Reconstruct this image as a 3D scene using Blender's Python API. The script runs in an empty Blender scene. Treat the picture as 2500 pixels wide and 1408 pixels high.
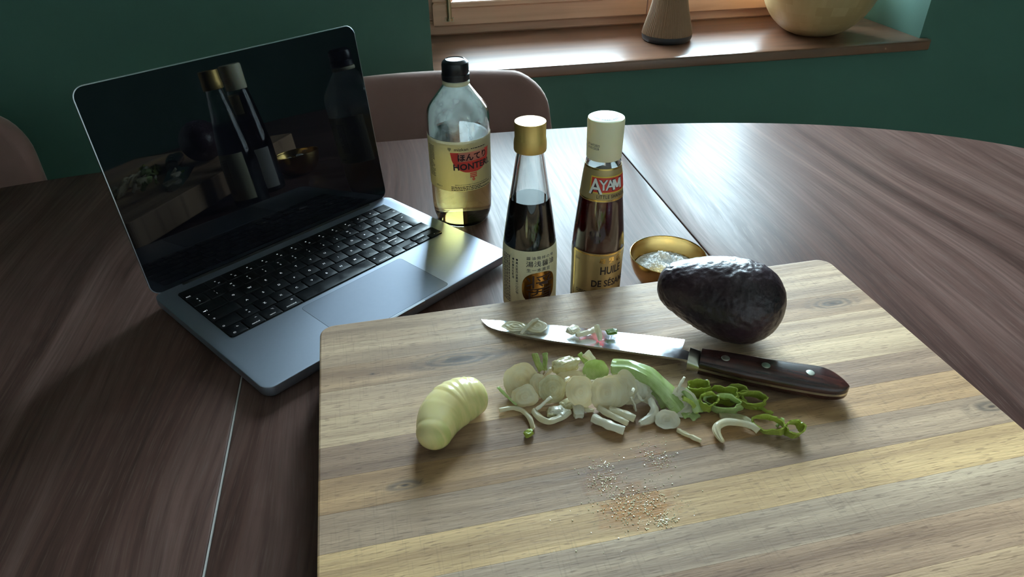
import bpy, bmesh, math, random
from mathutils import Vector, Matrix, noise

# ------------------------------------------------------------------ camera, world, light, exposure
SC = bpy.context.scene
COL = SC.collection
FPX, PITCH, ROLL, CAM_H = 1683.4, 0.58986, 0.011755, 0.4196
cd = bpy.data.cameras.new('camera')
cd.sensor_width = 36.0
cd.lens = FPX * 36.0 / 2500.0
cd.clip_start = 0.02
cam = bpy.data.objects.new('camera', cd)
COL.objects.link(cam)
fwd = Vector((0, math.cos(PITCH), -math.sin(PITCH)))
rgt = Vector((1, 0, 0))
dwn = fwd.cross(rgt)
r2 = rgt * math.cos(ROLL) + dwn * math.sin(ROLL)
d2 = dwn * math.cos(ROLL) - rgt * math.sin(ROLL)
mw = Matrix.Identity(4)
for i in range(3):
    mw[i][0] = r2[i]; mw[i][1] = -d2[i]; mw[i][2] = -fwd[i]
mw[2][3] = CAM_H
cam.matrix_world = mw
SC.camera = cam

world = bpy.data.worlds.new('overcast_sky')
SC.world = world
world.use_nodes = True
bgn = world.node_tree.nodes['Background']
bgn.inputs['Color'].default_value = (0.66, 0.865, 1.0, 1)
bgn.inputs['Strength'].default_value = 44.0

SC.view_settings.view_transform = 'Standard'
SC.view_settings.look = 'None'
SC.view_settings.exposure = 0.0
SC.view_settings.gamma = 1.0
SC.view_settings.use_curve_mapping = False
SC.cycles.use_denoising = True
SC.cycles.sample_clamp_indirect = 6.0
SC.cycles.max_bounces = 9
SC.cycles.use_adaptive_sampling = True
SC.cycles.adaptive_threshold = 0.06
SC.cycles.diffuse_bounces = 4
SC.cycles.glossy_bounces = 4
SC.cycles.transmission_bounces = 10
SC.cycles.transparent_max_bounces = 8
SC.cycles.blur_glossy = 0.3

YAW = math.radians(10.9)          # the room and the table stand turned by this much
PI = math.pi
random.seed(7)

# daylight comes in through the window opening: portal for the sky
pl = bpy.data.lights.new('window_portal', 'AREA')
pl.shape = 'RECTANGLE'; pl.size = 1.14; pl.size_y = 1.48
pl.cycles.is_portal = True
po = bpy.data.objects.new('window_portal', pl)
COL.objects.link(po)
cu, cv = 0.688, 1.82
po.location = (cu * math.cos(YAW) - cv * math.sin(YAW), cu * math.sin(YAW) + cv * math.cos(YAW), 0.74)
po.rotation_euler = (-PI / 2, 0, YAW)

# ------------------------------------------------------------------ helpers
def empty(name, loc=(0, 0, 0), rz=0.0, parent=None):
    o = bpy.data.objects.new(name, None)
    o.empty_display_size = 0.02
    COL.objects.link(o); o.location = loc; o.rotation_euler = (0, 0, rz); o.parent = parent
    return o

def tag(o, label=None, cat=None, group=None, kind=None):
    if label: o['label'] = label
    if cat: o['category'] = cat
    if group: o['group'] = group
    if kind: o['kind'] = kind
    return o

def link(name, me, mat=None, parent=None, loc=(0, 0, 0), rot=(0, 0, 0)):
    o = bpy.data.objects.new(name, me)
    COL.objects.link(o)
    if mat is not None and len(me.materials) == 0:
        me.materials.append(mat)
    o.parent = parent; o.location = loc; o.rotation_euler = rot
    return o

def pyd(name, V, F, smooth=False, auto=None):
    me = bpy.data.meshes.new(name)
    me.from_pydata([tuple(v) for v in V], [], [tuple(f) for f in F])
    bm = bmesh.new(); bm.from_mesh(me)
    bmesh.ops.recalc_face_normals(bm, faces=bm.faces)
    bm.to_mesh(me); bm.free()
    if smooth or auto is not None:
        me.polygons.foreach_set('use_smooth', [True] * len(me.polygons))
        if auto is not None:
            sharp_by_angle(me, auto)
    me.update()
    return me

def sharp_by_angle(me, deg):
    bm = bmesh.new(); bm.from_mesh(me)
    lim = math.radians(deg)
    for e in bm.edges:
        if len(e.link_faces) == 2:
            e.smooth = e.calc_face_angle(0) < lim
    bm.to_mesh(me); bm.free()

def rrect(x0, y0, x1, y1, r, n=6):
    pts = []
    for cx, cy, a0 in ((x1 - r, y1 - r, 0), (x0 + r, y1 - r, 90), (x0 + r, y0 + r, 180), (x1 - r, y0 + r, 270)):
        for i in range(n + 1):
            a = math.radians(a0 + 90.0 * i / n)
            pts.append((cx + r * math.cos(a), cy + r * math.sin(a)))
    return pts

def inset(pts, d):
    out = []
    n = len(pts)
    for i in range(n):
        p0 = Vector(pts[i - 1]); p = Vector(pts[i]); p1 = Vector(pts[(i + 1) % n])
        t0 = (p - p0); t1 = (p1 - p)
        if t0.length < 1e-9: t0 = t1
        if t1.length < 1e-9: t1 = t0
        t0 = t0.normalized(); t1 = t1.normalized()
        n0 = Vector((-t0.y, t0.x)); n1 = Vector((-t1.y, t1.x))
        m = n0 + n1
        if m.length < 1e-6: m = n0
        m.normalize()
        k = max(0.3, m.dot(n0))
        q = p + m * (d / k)
        out.append((q.x, q.y))
    return out

def prism(pts, z0, z1, bev=0.0, bot=0.0, seg=2):
    """closed solid from a CCW outline, top edge (and bottom edge) rounded"""
    rings = []
    if bot > 0:
        for i in range(seg + 1):
            a = PI / 2 * i / seg
            rings.append((inset(pts, bot * (1 - math.sin(a))), z0 + bot * (1 - math.cos(a))))
    else:
        rings.append((pts, z0))
    if bev > 0:
        for i in range(seg + 1):
            a = PI / 2 * i / seg
            rings.append((inset(pts, bev * (1 - math.cos(a))), z1 - bev * (1 - math.sin(a))))
    else:
        rings.append((pts, z1))
    V, F = [], []
    n = len(pts)
    for ring, z in rings:
        V += [(x, y, z) for x, y in ring]
    for k in range(len(rings) - 1):
        for i in range(n):
            j = (i + 1) % n
            F.append((k * n + i, k * n + j, (k + 1) * n + j, (k + 1) * n + i))
    F.append(tuple(reversed(range(n))))
    F.append(tuple(range((len(rings) - 1) * n, len(rings) * n)))
    return V, F

def box(x0, y0, z0, x1, y1, z1, bev=0.0):
    return prism([(x0, y0), (x1, y0), (x1, y1), (x0, y1)], z0, z1, bev, bev, 1)

def lathe(prof, n=64, close=False, ph=0.0):
    """prof: list of (r, z). close=True joins last ring to first (hollow shell)."""
    V, F, idx = [], [], []
    for r, z in prof:
        if r < 1e-6:
            idx.append([len(V)]); V.append((0, 0, z))
        else:
            idx.append(list(range(len(V), len(V) + n)))
            for i in range(n):
                a = 2 * PI * i / n + ph
                V.append((r * math.cos(a), r * math.sin(a), z))
    m = len(prof)
    for k in range(m if close else m - 1):
        A, B = idx[k], idx[(k + 1) % m]
        for i in range(n):
            j = (i + 1) % n
            if len(A) == 1 and len(B) == 1: continue
            if len(A) == 1: F.append((A[0], B[j], B[i]))
            elif len(B) == 1: F.append((A[i], A[j], B[0]))
            else: F.append((A[i], A[j], B[j], B[i]))
    if not close:
        if len(idx[0]) > 1: F.append(tuple(reversed(idx[0])))
        if len(idx[-1]) > 1: F.append(tuple(idx[-1]))
    return V, F

def smooth_prof(pts, n=6):
    """Catmull-Rom through the profile points"""
    out = []
    for i in range(len(pts) - 1):
        p0 = pts[max(i - 1, 0)]; p1 = pts[i]; p2 = pts[i + 1]; p3 = pts[min(i + 2, len(pts) - 1)]
        for k in range(n):
            t = k / n
            out.append(tuple(0.5 * (2 * b + (c - a) * t + (2 * a - 5 * b + 4 * c - d) * t * t + (3 * b - a - 3 * c + d) * t ** 3)
                             for a, b, c, d in zip(p0, p1, p2, p3)))
    out.append(pts[-1])
    return out

def interp(tab, x):
    if x <= tab[0][0]: return tab[0][1]
    for (a, fa), (b, fb) in zip(tab, tab[1:]):
        if x <= b: return fa + (fb - fa) * (x - a) / (b - a)
    return tab[-1][1]

def merge(parts):
    V, F = [], []
    for v, f in parts:
        o = len(V); V += list(v); F += [tuple(i + o for i in q) for q in f]
    return V, F

def xform(vf, M):
    return [M @ Vector(v) for v in vf[0]], vf[1]

_txt = {}
def text_flat(body, size, offset=0.0, spacing=1.0):
    """flat glyph mesh of a word, centred on the origin"""
    key = (body, size, offset, spacing)
    if key in _txt: return _txt[key]
    c = bpy.data.curves.new('t', 'FONT')
    c.body = body; c.size = size; c.offset = offset; c.space_character = spacing
    c.resolution_u = 3
    o = bpy.data.objects.new('t', c)
    COL.objects.link(o)
    dg = bpy.context.evaluated_depsgraph_get()
    me = bpy.data.meshes.new_from_object(o.evaluated_get(dg))
    V = [tuple(v.co) for v in me.vertices]; F = [tuple(p.vertices) for p in me.polygons]
    bpy.data.objects.remove(o); bpy.data.curves.remove(c); bpy.data.meshes.remove(me)
    if V:
        x0 = min(v[0] for v in V); x1 = max(v[0] for v in V); y0 = min(v[1] for v in V); y1 = max(v[1] for v in V)
        V = [(v[0] - (x0 + x1) / 2, v[1] - (y0 + y1) / 2, 0) for v in V]
    _txt[key] = (V, F)
    return V, F

def fit_text(body, w=None, h=None, offset=0.0, spacing=1.0):
    V, F = text_flat(body, 1.0, offset, spacing)
    if not V: return V, F
    W = max(v[0] for v in V) * 2 or 1; H = max(v[1] for v in V) * 2 or 1
    sx = (w / W) if w else (h / H); sy = (h / H) if h else sx
    return [(v[0] * sx, v[1] * sy, 0) for v in V], F

# ------------------------------------------------------------------ materials
class NT:
    def __init__(s, name):
        s.m = bpy.data.materials.new(name); s.m.use_nodes = True
        s.t = s.m.node_tree; s.b = s.t.nodes['Principled BSDF']; s.out = s.t.nodes['Material Output']
    def n(s, typ, **kw):
        nd = s.t.nodes.new(typ)
        for k, v in kw.items():
            if k.startswith('i_'):
                nd.inputs[k[2:].replace('_', ' ')].default_value = v
            else: setattr(nd, k, v)
        return nd
    def l(s, a, b): s.t.links.new(a, b)
    def obj(s): return s.n('ShaderNodeTexCoord').outputs['Object']
    def mapn(s, v, scale=(1, 1, 1), rot=(0, 0, 0), loc=(0, 0, 0)):
        m = s.n('ShaderNodeMapping')
        m.inputs['Scale'].default_value = scale; m.inputs['Rotation'].default_value = rot; m.inputs['Location'].default_value = loc
        s.l(v, m.inputs['Vector']); return m.outputs['Vector']
    def noise(s, v, scale=1.0, detail=3.0, rough=0.5, dist=0.0):
        t = s.n('ShaderNodeTexNoise')
        t.inputs['Scale'].default_value = scale; t.inputs['Detail'].default_value = detail
        t.inputs['Roughness'].default_value = rough; t.inputs['Distortion'].default_value = dist
        s.l(v, t.inputs['Vector']); return t.outputs['Fac']
    def ramp(s, fac, stops, interp='LINEAR'):
        r = s.n('ShaderNodeValToRGB'); r.color_ramp.interpolation = interp
        e = r.color_ramp.elements
        while len(e) < len(stops): e.new(0.5)
        for el, (p, c) in zip(e, stops):
            el.position = p; el.color = c if len(c) == 4 else (*c, 1)
        s.l(fac, r.inputs['Fac']); return r.outputs['Color']
    def mix(s, fac, a, b, mode='MIX'):
        m = s.n('ShaderNodeMix', data_type='RGBA', blend_type=mode)
        for sock, val in ((m.inputs[0], fac), (m.inputs[6], a), (m.inputs[7], b)):
            if isinstance(val, bpy.types.NodeSocket): s.l(val, sock)
            elif isinstance(val, (int, float)): sock.default_value = val
            else: sock.default_value = val if len(val) == 4 else (*val, 1)
        return m.outputs[2]
    def math(s, op, a, b=0.0, c=None, clamp=False):
        m = s.n('ShaderNodeMath', operation=op); m.use_clamp = clamp
        for i, val in enumerate((a, b) if c is None else (a, b, c)):
            if isinstance(val, bpy.types.NodeSocket): s.l(val, m.inputs[i])
            else: m.inputs[i].default_value = val
        return m.outputs[0]
    def mr(s, v, a, b, c, d):
        m = s.n('ShaderNodeMapRange'); m.clamp = True
        for i, val in enumerate((a, b, c, d)): m.inputs[i + 1].default_value = val
        s.l(v, m.inputs[0]); return m.outputs[0]
    def bump(s, h, strength=0.3, dist=0.001, normal=None):
        b = s.n('ShaderNodeBump'); b.inputs['Strength'].default_value = strength; b.inputs['Distance'].default_value = dist
        s.l(h, b.inputs['Height'])
        if normal is not None: s.l(normal, b.inputs['Normal'])
        return b.outputs['Normal']
    def set(s, **kw):
        for k, v in kw.items():
            sock = s.b.inputs[k.replace('_', ' ')]
            if isinstance(v, bpy.types.NodeSocket): s.l(v, sock)
            else: sock.default_value = (*v, 1) if isinstance(v, tuple) and len(v) == 3 and sock.type == 'RGBA' else v
        return s

def plain(name, col, rough=0.5, metal=0.0, var=0.06, scale=60.0, bumpy=0.0, **kw):
    """simple surface with a little procedural tonal variation"""
    k = NT(name)
    o = k.obj()
    nz = k.noise(o, scale, 3)
    c = k.mix(nz, tuple(x * (1 - var) for x in col), tuple(min(1, x * (1 + var)) for x in col))
    k.set(Base_Color=c, Roughness=rough, Metallic=metal, **kw)
    if bumpy: k.set(Normal=k.bump(k.noise(o, scale * 3, 4), bumpy, 0.0005))
    return k.m

M = {}
def mat_wall():
    k = NT('green_wall_paint'); o = k.obj()
    c = k.mix(k.noise(o, 3, 4), (0.074, 0.172, 0.130), (0.092, 0.202, 0.152))
    k.set(Base_Color=c, Roughness=0.75, Normal=k.bump(k.noise(o, 220, 3), 0.15, 0.001))
    return k.m
M['wall'] = mat_wall()
M['plaster'] = plain('white_plaster', (0.86, 0.83, 0.79), 0.9, bumpy=0.1, scale=8)
M['floor'] = None

def mat_planks():
    k = NT('oak_floor'); o = k.obj()
    g = k.noise(k.mapn(o, (3, 60, 1)), 1, 5, 0.6)
    k.set(Base_Color=k.ramp(g, [(0.3, (0.48, 0.35, 0.24)), (0.7, (0.60, 0.46, 0.33))]), Roughness=0.5)
    return k.m
M['floor'] = mat_planks()

def mat_table():
    k = NT('dark_walnut_veneer'); o = k.obj()
    warp = k.noise(k.mapn(o, (3.0, 1.1, 1)), 1, 2)
    w2 = k.n('ShaderNodeVectorMath', operation='MULTIPLY_ADD')
    w2.inputs[1].default_value = (0.16, 0, 0)
    cmb = k.n('ShaderNodeCombineXYZ'); k.l(warp, cmb.inputs[0]); k.l(cmb.outputs[0], w2.inputs[0]); k.l(o, w2.inputs[2])
    wv = w2.outputs[0]
    rings = k.noise(k.mapn(wv, (26, 0.9, 1)), 1, 4, 0.55)
    fine = k.noise(k.mapn(wv, (240, 7, 1)), 1, 3, 0.6)
    pores = k.noise(k.mapn(wv, (900, 30, 1)), 1, 2, 0.5)
    c1 = k.ramp(rings, [(0.30, (0.050, 0.024, 0.019)), (0.50, (0.115, 0.060, 0.048)), (0.72, (0.200, 0.116, 0.096))])
    c2 = k.mix(k.mr(fine, 0.35, 0.7, 0.0, 0.55), c1, (0.040, 0.022, 0.018), 'MIX')
    pm = k.mr(pores, 0.56, 0.66, 0.0, 1.0)
    c3 = k.mix(k.math('MULTIPLY', pm, 0.28), c2, (0.16, 0.115, 0.095))
    h = k.math('ADD', pores, k.math('MULTIPLY', fine, 0.25))
    k.set(Base_Color=c3, Roughness=k.mr(fine, 0.3, 0.7, 0.33, 0.43), Normal=k.bump(h, 0.22, 0.00008), Specular_IOR_Level=0.05)
    return k.m
M['table'] = mat_table()

def mat_sill():
    k = NT('reddish_walnut_sill'); o = k.obj()
    g = k.noise(k.mapn(o, (2.0, 26, 8)), 1, 5, 0.6, 0.4)
    f = k.noise(k.mapn(o, (8, 260, 30)), 1, 3)
    c = k.ramp(g, [(0.28, (0.13, 0.058, 0.034)), (0.52, (0.25, 0.115, 0.065)), (0.75, (0.34, 0.175, 0.10))])
    c = k.mix(k.mr(f, 0.4, 0.7, 0, 0.35), c, (0.12, 0.052, 0.033))
    k.set(Base_Color=c, Roughness=0.28, Specular_IOR_Level=1.0, Normal=k.bump(f, 0.12, 0.00004))
    return k.m
M['sill'] = mat_sill()

def mat_frame():
    k = NT('varnished_pine_window'); o = k.obj()
    g = k.noise(k.mapn(o, (2.0, 40, 40)), 1, 4, 0.55, 0.3)
    c = k.ramp(g, [(0.3, (0.62, 0.33, 0.21)), (0.7, (0.84, 0.50, 0.34))])
    k.set(Base_Color=c, Roughness=0.4)
    return k.m
M['pine'] = mat_frame()

def glassy_pane():
    k = NT('window_glass')
    k.t.nodes.remove(k.b)
    fr = k.n('ShaderNodeFresnel'); fr.inputs['IOR'].default_value = 1.45
    tr = k.n('ShaderNodeBsdfTransparent'); gl = k.n('ShaderNodeBsdfGlossy'); gl.inputs['Roughness'].default_value = 0.02
    tr.inputs['Color'].default_value = (0.95, 0.97, 0.96, 1)
    mx = k.n('ShaderNodeMixShader'); k.l(fr.outputs[0], mx.inputs[0]); k.l(tr.outputs[0], mx.inputs[1]); k.l(gl.outputs[0], mx.inputs[2])
    k.l(mx.outputs[0], k.out.inputs['Surface'])
    return k.m
M['pane'] = glassy_pane()

def mat_glass(name, col=(1, 1, 1), rough=0.0, ior=1.5):
    k = NT(name)
    k.set(Base_Color=col, Roughness=rough, IOR=ior, Transmission_Weight=1.0)
    return k.m
M['glass'] = mat_glass('clear_bottle_glass', (0.97, 0.99, 0.98))

def mat_liquid(name, col, dens, ior=1.34):
    """coloured clear liquid: light is absorbed with the path through it"""
    k = NT(name)
    k.set(Base_Color=(1, 1, 1), Roughness=0.0, IOR=ior, Transmission_Weight=1.0)
    va = k.n('ShaderNodeVolumeAbsorption')
    va.inputs['Color'].default_value = (*col, 1); va.inputs['Density'].default_value = dens
    k.l(va.outputs[0], k.out.inputs['Volume'])
    return k.m
M['mirin'] = mat_liquid('pale_yellow_mirin', (0.90, 0.74, 0.12), 26)
M['soy'] = mat_liquid('dark_soy_sauce', (0.30, 0.08, 0.02), 260)
M['sesame'] = mat_liquid('amber_sesame_oil', (0.60, 0.07, 0.012), 190, 1.45)

def mat_fog():
    """inside of the mirin bottle shoulder misted with condensation"""
    k = NT('misted_glass'); o = k.obj()
    m = k.noise(k.mapn(o, (28, 28, 22)), 1, 3, 0.5)
    f = k.mr(m, 0.42, 0.56, 0.04, 0.5)
    k.t.nodes.remove(k.b)
    tr = k.n('ShaderNodeBsdfTransparent'); df = k.n('ShaderNodeBsdfTranslucent')
    df.inputs['Color'].default_value = (0.80, 0.86, 0.82, 1)
    mx = k.n('ShaderNodeMixShader'); k.l(f, mx.inputs[0]); k.l(tr.outputs[0], mx.inputs[1]); k.l(df.outputs[0], mx.inputs[2])
    k.l(mx.outputs[0], k.out.inputs['Surface'])
    return k.m
M['fog'] = mat_fog()

M['alu'] = plain('space_grey_aluminium', (0.42, 0.455, 0.54), 0.50, 1.0, 0.03, 300)
M['alu_edge'] = plain('polished_aluminium_edge', (0.55, 0.56, 0.58), 0.28, 1.0, 0.03, 300)
M['trackpad'] = plain('trackpad_glass', (0.28, 0.305, 0.365), 0.50, 1.0, 0.03, 200)
M['groove'] = plain('dark_groove', (0.03, 0.03, 0.035), 0.6)
M['well'] = plain('black_keyboard_well', (0.008, 0.008, 0.010), 0.5)

def mat_key():
    k = NT('black_key_plastic'); o = k.obj()
    wear = k.noise(o, 90, 2)
    k.set(Base_Color=(0.010, 0.0105, 0.013), Roughness=k.mr(wear, 0.35, 0.65, 0.30, 0.50), Specular_IOR_Level=0.3)
    return k.m
M['key'] = mat_key()
def mat_emit(name, col, e):
    k = NT(name); k.set(Base_Color=col, Roughness=0.5, Emission_Color=col, Emission_Strength=e)
    return k.m
M['legend'] = mat_emit('backlit_key_legend', (0.80, 0.83, 0.88), 0.45)
def mat_screen():
    k = NT('black_screen_glass'); o = k.obj()
    sm = k.noise(k.mapn(o, (9, 9, 5)), 1, 5, 0.65, 0.5)
    k.set(Base_Color=(0.007, 0.007, 0.011), Roughness=k.mr(sm, 0.45, 0.75, 0.015, 0.06), IOR=1.40, Coat_Weight=0.0)
    return k.m
M['screen'] = mat_screen()
M['rubber'] = plain('black_rubber', (0.015, 0.015, 0.016), 0.7)

M['cap_black'] = plain('black_plastic_cap', (0.012, 0.012, 0.016), 0.30, bumpy=0.05)
M['cap_gold'] = plain('gold_screw_cap', (0.72, 0.47, 0.15), 0.42, 0.65, 0.05)
def mat_creamcap():
    k = NT('cream_plastic_cap'); o = k.obj()
    k.set(Base_Color=k.mix(k.noise(o, 40, 2), (0.90, 0.82, 0.55), (0.93, 0.86, 0.62)), Roughness=0.42,
          Subsurface_Weight=0.35, Subsurface_Radius=(0.004, 0.003, 0.0015), Subsurface_Scale=1.0)
    return k.m
M['cap_cream'] = mat_creamcap()
def mat_label(name, col, trans=0.25, rough=0.5, metal=0.0):
    k = NT(name); o = k.obj()
    c = k.mix(k.noise(o, 70, 3), tuple(x * 0.95 for x in col), col)
    k.set(Base_Color=c, Roughness=rough, Metallic=metal)
    if trans:
        tl = k.n('ShaderNodeBsdfTranslucent'); k.l(c, tl.inputs['Color'])
        mx = k.n('ShaderNodeMixShader'); mx.inputs[0].default_value = trans
        k.l(k.b.outputs[0], mx.inputs[1]); k.l(tl.outputs[0], mx.inputs[2]); k.l(mx.outputs[0], k.out.inputs['Surface'])
    return k.m
M['lab_beige'] = mat_label('beige_paper_label', (0.97, 0.88, 0.70), 0.80)
M['lab_cream'] = mat_label('cream_paper_label', (0.97, 0.89, 0.62), 0.20)
M['lab_gold'] = mat_label('matte_gold_label', (0.50, 0.37, 0.17), 0.0, 0.42, 0.55)
M['gold_foil'] = plain('gold_foil', (0.80, 0.55, 0.16), 0.22, 1.0, 0.08)
M['seal'] = plain('dark_bronze_foil', (0.62, 0.36, 0.10), 0.20, 1.0, 0.12)
M['ink'] = plain('dark_ink', (0.022, 0.016, 0.024), 0.6)
M['ink_brown'] = plain('brown_ink', (0.07, 0.035, 0.03), 0.55)
M['ink_red'] = plain('red_ink', (0.66, 0.045, 0.03), 0.5)
M['ink_white'] = plain('white_ink', (0.86, 0.86, 0.84), 0.5)
M['ink_grey'] = plain('grey_ink', (0.20, 0.16, 0.12), 0.6)
M['brass'] = plain('brushed_brass', (0.72, 0.47, 0.16), 0.24, 1.0, 0.08, 120)
def mat_salt():
    k = NT('coarse_white_salt'); o = k.obj()
    k.set(Base_Color=k.mix(k.noise(o, 300, 2), (0.93, 0.93, 0.94), (0.97, 0.97, 0.97)), Roughness=0.5)
    return k.m
M['salt'] = mat_salt()
M['velvet'] = None
def mat_velvet():
    k = NT('brown_velvet'); o = k.obj()
    c = k.mix(k.noise(k.mapn(o, (9, 9, 6)), 1, 4), (0.23, 0.120, 0.098), (0.32, 0.175, 0.150))
    k.set(Base_Color=c, Roughness=0.85, Sheen_Weight=0.8, Sheen_Roughness=0.35, Sheen_Tint=(0.85, 0.72, 0.62),
          Normal=k.bump(k.noise(o, 900, 2), 0.25, 0.0008))
    return k.m
M['velvet'] = mat_velvet()
M['metal_black'] = plain('black_metal_leg', (0.02, 0.02, 0.02), 0.4, 0.6)
M['steel'] = None
def mat_blade():
    k = NT('polished_knife_steel'); o = k.obj()
    st = k.noise(k.mapn(o, (900, 25, 1)), 1, 2)
    sm = k.noise(k.mapn(o, (40, 40, 1)), 1, 4, 0.6)
    k.set(Base_Color=(0.66, 0.68, 0.72), Metallic=1.0, Roughness=k.mr(sm, 0.35, 0.7, 0.10, 0.26), Normal=k.bump(st, 0.02, 0.0002))
    return k.m
M['steel'] = mat_blade()
M['steel_satin'] = plain('satin_steel_bolster', (0.62, 0.60, 0.52), 0.30, 1.0, 0.05, 200)
def mat_handle():
    k = NT('red_brown_pakkawood'); o = k.obj()
    g = k.noise(k.mapn(o, (9, 120, 240)), 1, 4, 0.6, 0.8)
    c = k.ramp(g, [(0.32, (0.012, 0.006, 0.008)), (0.55, (0.060, 0.018, 0.015)), (0.75, (0.15, 0.045, 0.028))])
    k.set(Base_Color=c, Roughness=0.25, Coat_Weight=0.3, Coat_Roughness=0.15)
    return k.m
M['handle'] = mat_handle()
def mat_avo():
    k = NT('dark_avocado_skin'); o = k.obj()
    n1 = k.noise(o, 150, 3, 0.55)
    n2 = k.noise(o, 28, 3)
    c = k.ramp(n2, [(0.35, (0.022, 0.011, 0.016)), (0.65, (0.052, 0.024, 0.032))])
    c = k.mix(k.mr(n1, 0.5, 0.75, 0, 0.5), c, (0.060, 0.030, 0.034))
    k.set(Base_Color=c, Roughness=0.36, Normal=k.bump(n1, 0.8, 0.0011))
    return k.m
M['avocado'] = mat_avo()
def mat_onion(name, c0, c1, sc=120, rough=0.22, trans=0.3, stripes=False):
    k = NT(name); o = k.obj()
    v = k.mapn(o, (sc, sc * (0.15 if stripes else 1.0), sc))
    c = k.mix(k.mr(k.noise(v, 1, 3), 0.3, 0.7, 0, 1), c0, c1)
    at = k.n('ShaderNodeAttribute'); at.attribute_name = 'layer'
    ly = k.noise(at.outputs['Vector'], 9 if not stripes else 14, 2)
    c = k.mix(k.mr(ly, 0.40, 0.62, 0.0, 0.28), c, tuple(min(1.0, x * 1.15 + 0.06) for x in c1))
    c = k.mix(k.mr(ly, 0.46, 0.30, 0.0, 0.30), c, tuple(x * 0.86 for x in c0))
    k.set(Base_Color=c, Roughness=rough, IOR=1.4,
          Normal=k.bump(k.noise(o, 500, 2), 0.12, 0.0005))
    if trans:
        tl = k.n('ShaderNodeBsdfTranslucent'); k.l(c, tl.inputs['Color'])
        mx = k.n('ShaderNodeMixShader'); mx.inputs[0].default_value = trans
        k.l(k.b.outputs[0], mx.inputs[1]); k.l(tl.outputs[0], mx.inputs[2]); k.l(mx.outputs[0], k.out.inputs['Surface'])
    return k.m
M['onion'] = mat_onion('onion_flesh', (0.95, 0.80, 0.50), (0.98, 0.88, 0.66))
M['onion_pale'] = mat_onion('pale_onion_membrane', (0.95, 0.84, 0.62), (0.98, 0.91, 0.76), trans=0.3)
M['onion_wet'] = mat_onion('wet_onion_core', (0.72, 0.60, 0.30), (0.84, 0.79, 0.56), 200, 0.08)
M['onion_green'] = mat_onion('pale_green_onion_leaf', (0.46, 0.60, 0.16), (0.72, 0.80, 0.42), 160, 0.2, 0.35, True)
M['green'] = mat_onion('green_scallion', (0.36, 0.43, 0.045), (0.60, 0.65, 0.15), 150, 0.25, 0.3, True)
M['green_dark'] = mat_onion('dark_green_scallion', (0.08, 0.16, 0.01), (0.20, 0.32, 0.03), 150, 0.3, 0.2)
def mat_crystal():
    k = NT('wet_sugar_crystal')
    k.set(Base_Color=(0.92, 0.80, 0.55), Roughness=0.12, IOR=1.5, Specular_IOR_Level=0.9)
    return k.m
M['crystal'] = mat_crystal()

def mat_half_onion():
    k = NT('peeled_onion'); o = k.obj()
    sx = k.n('ShaderNodeSeparateXYZ'); k.l(o, sx.inputs[0])
    # veins that run across the bulb, greener along the inner curve (local +y side is the outer curve)
    vein = k.noise(k.mapn(o, (260, 18, 60)), 1, 2)
    base = k.mix(k.noise(o, 50, 3), (0.94, 0.73, 0.33), (0.97, 0.82, 0.47))
    inner = k.mr(sx.outputs[1], -0.004, -0.019, 0.0, 0.75)
    g = k.math('MULTIPLY', inner, k.mr(vein, 0.38, 0.62, 0.45, 1.0))
    k.set(Base_Color=k.mix(g, base, (0.40, 0.50, 0.10)), Roughness=0.20, IOR=1.4, Subsurface_Weight=0.5,
          Subsurface_Radius=(0.008, 0.008, 0.004), Subsurface_Scale=1.0)
    return k.m
M['half_onion'] = mat_half_onion()

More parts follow.
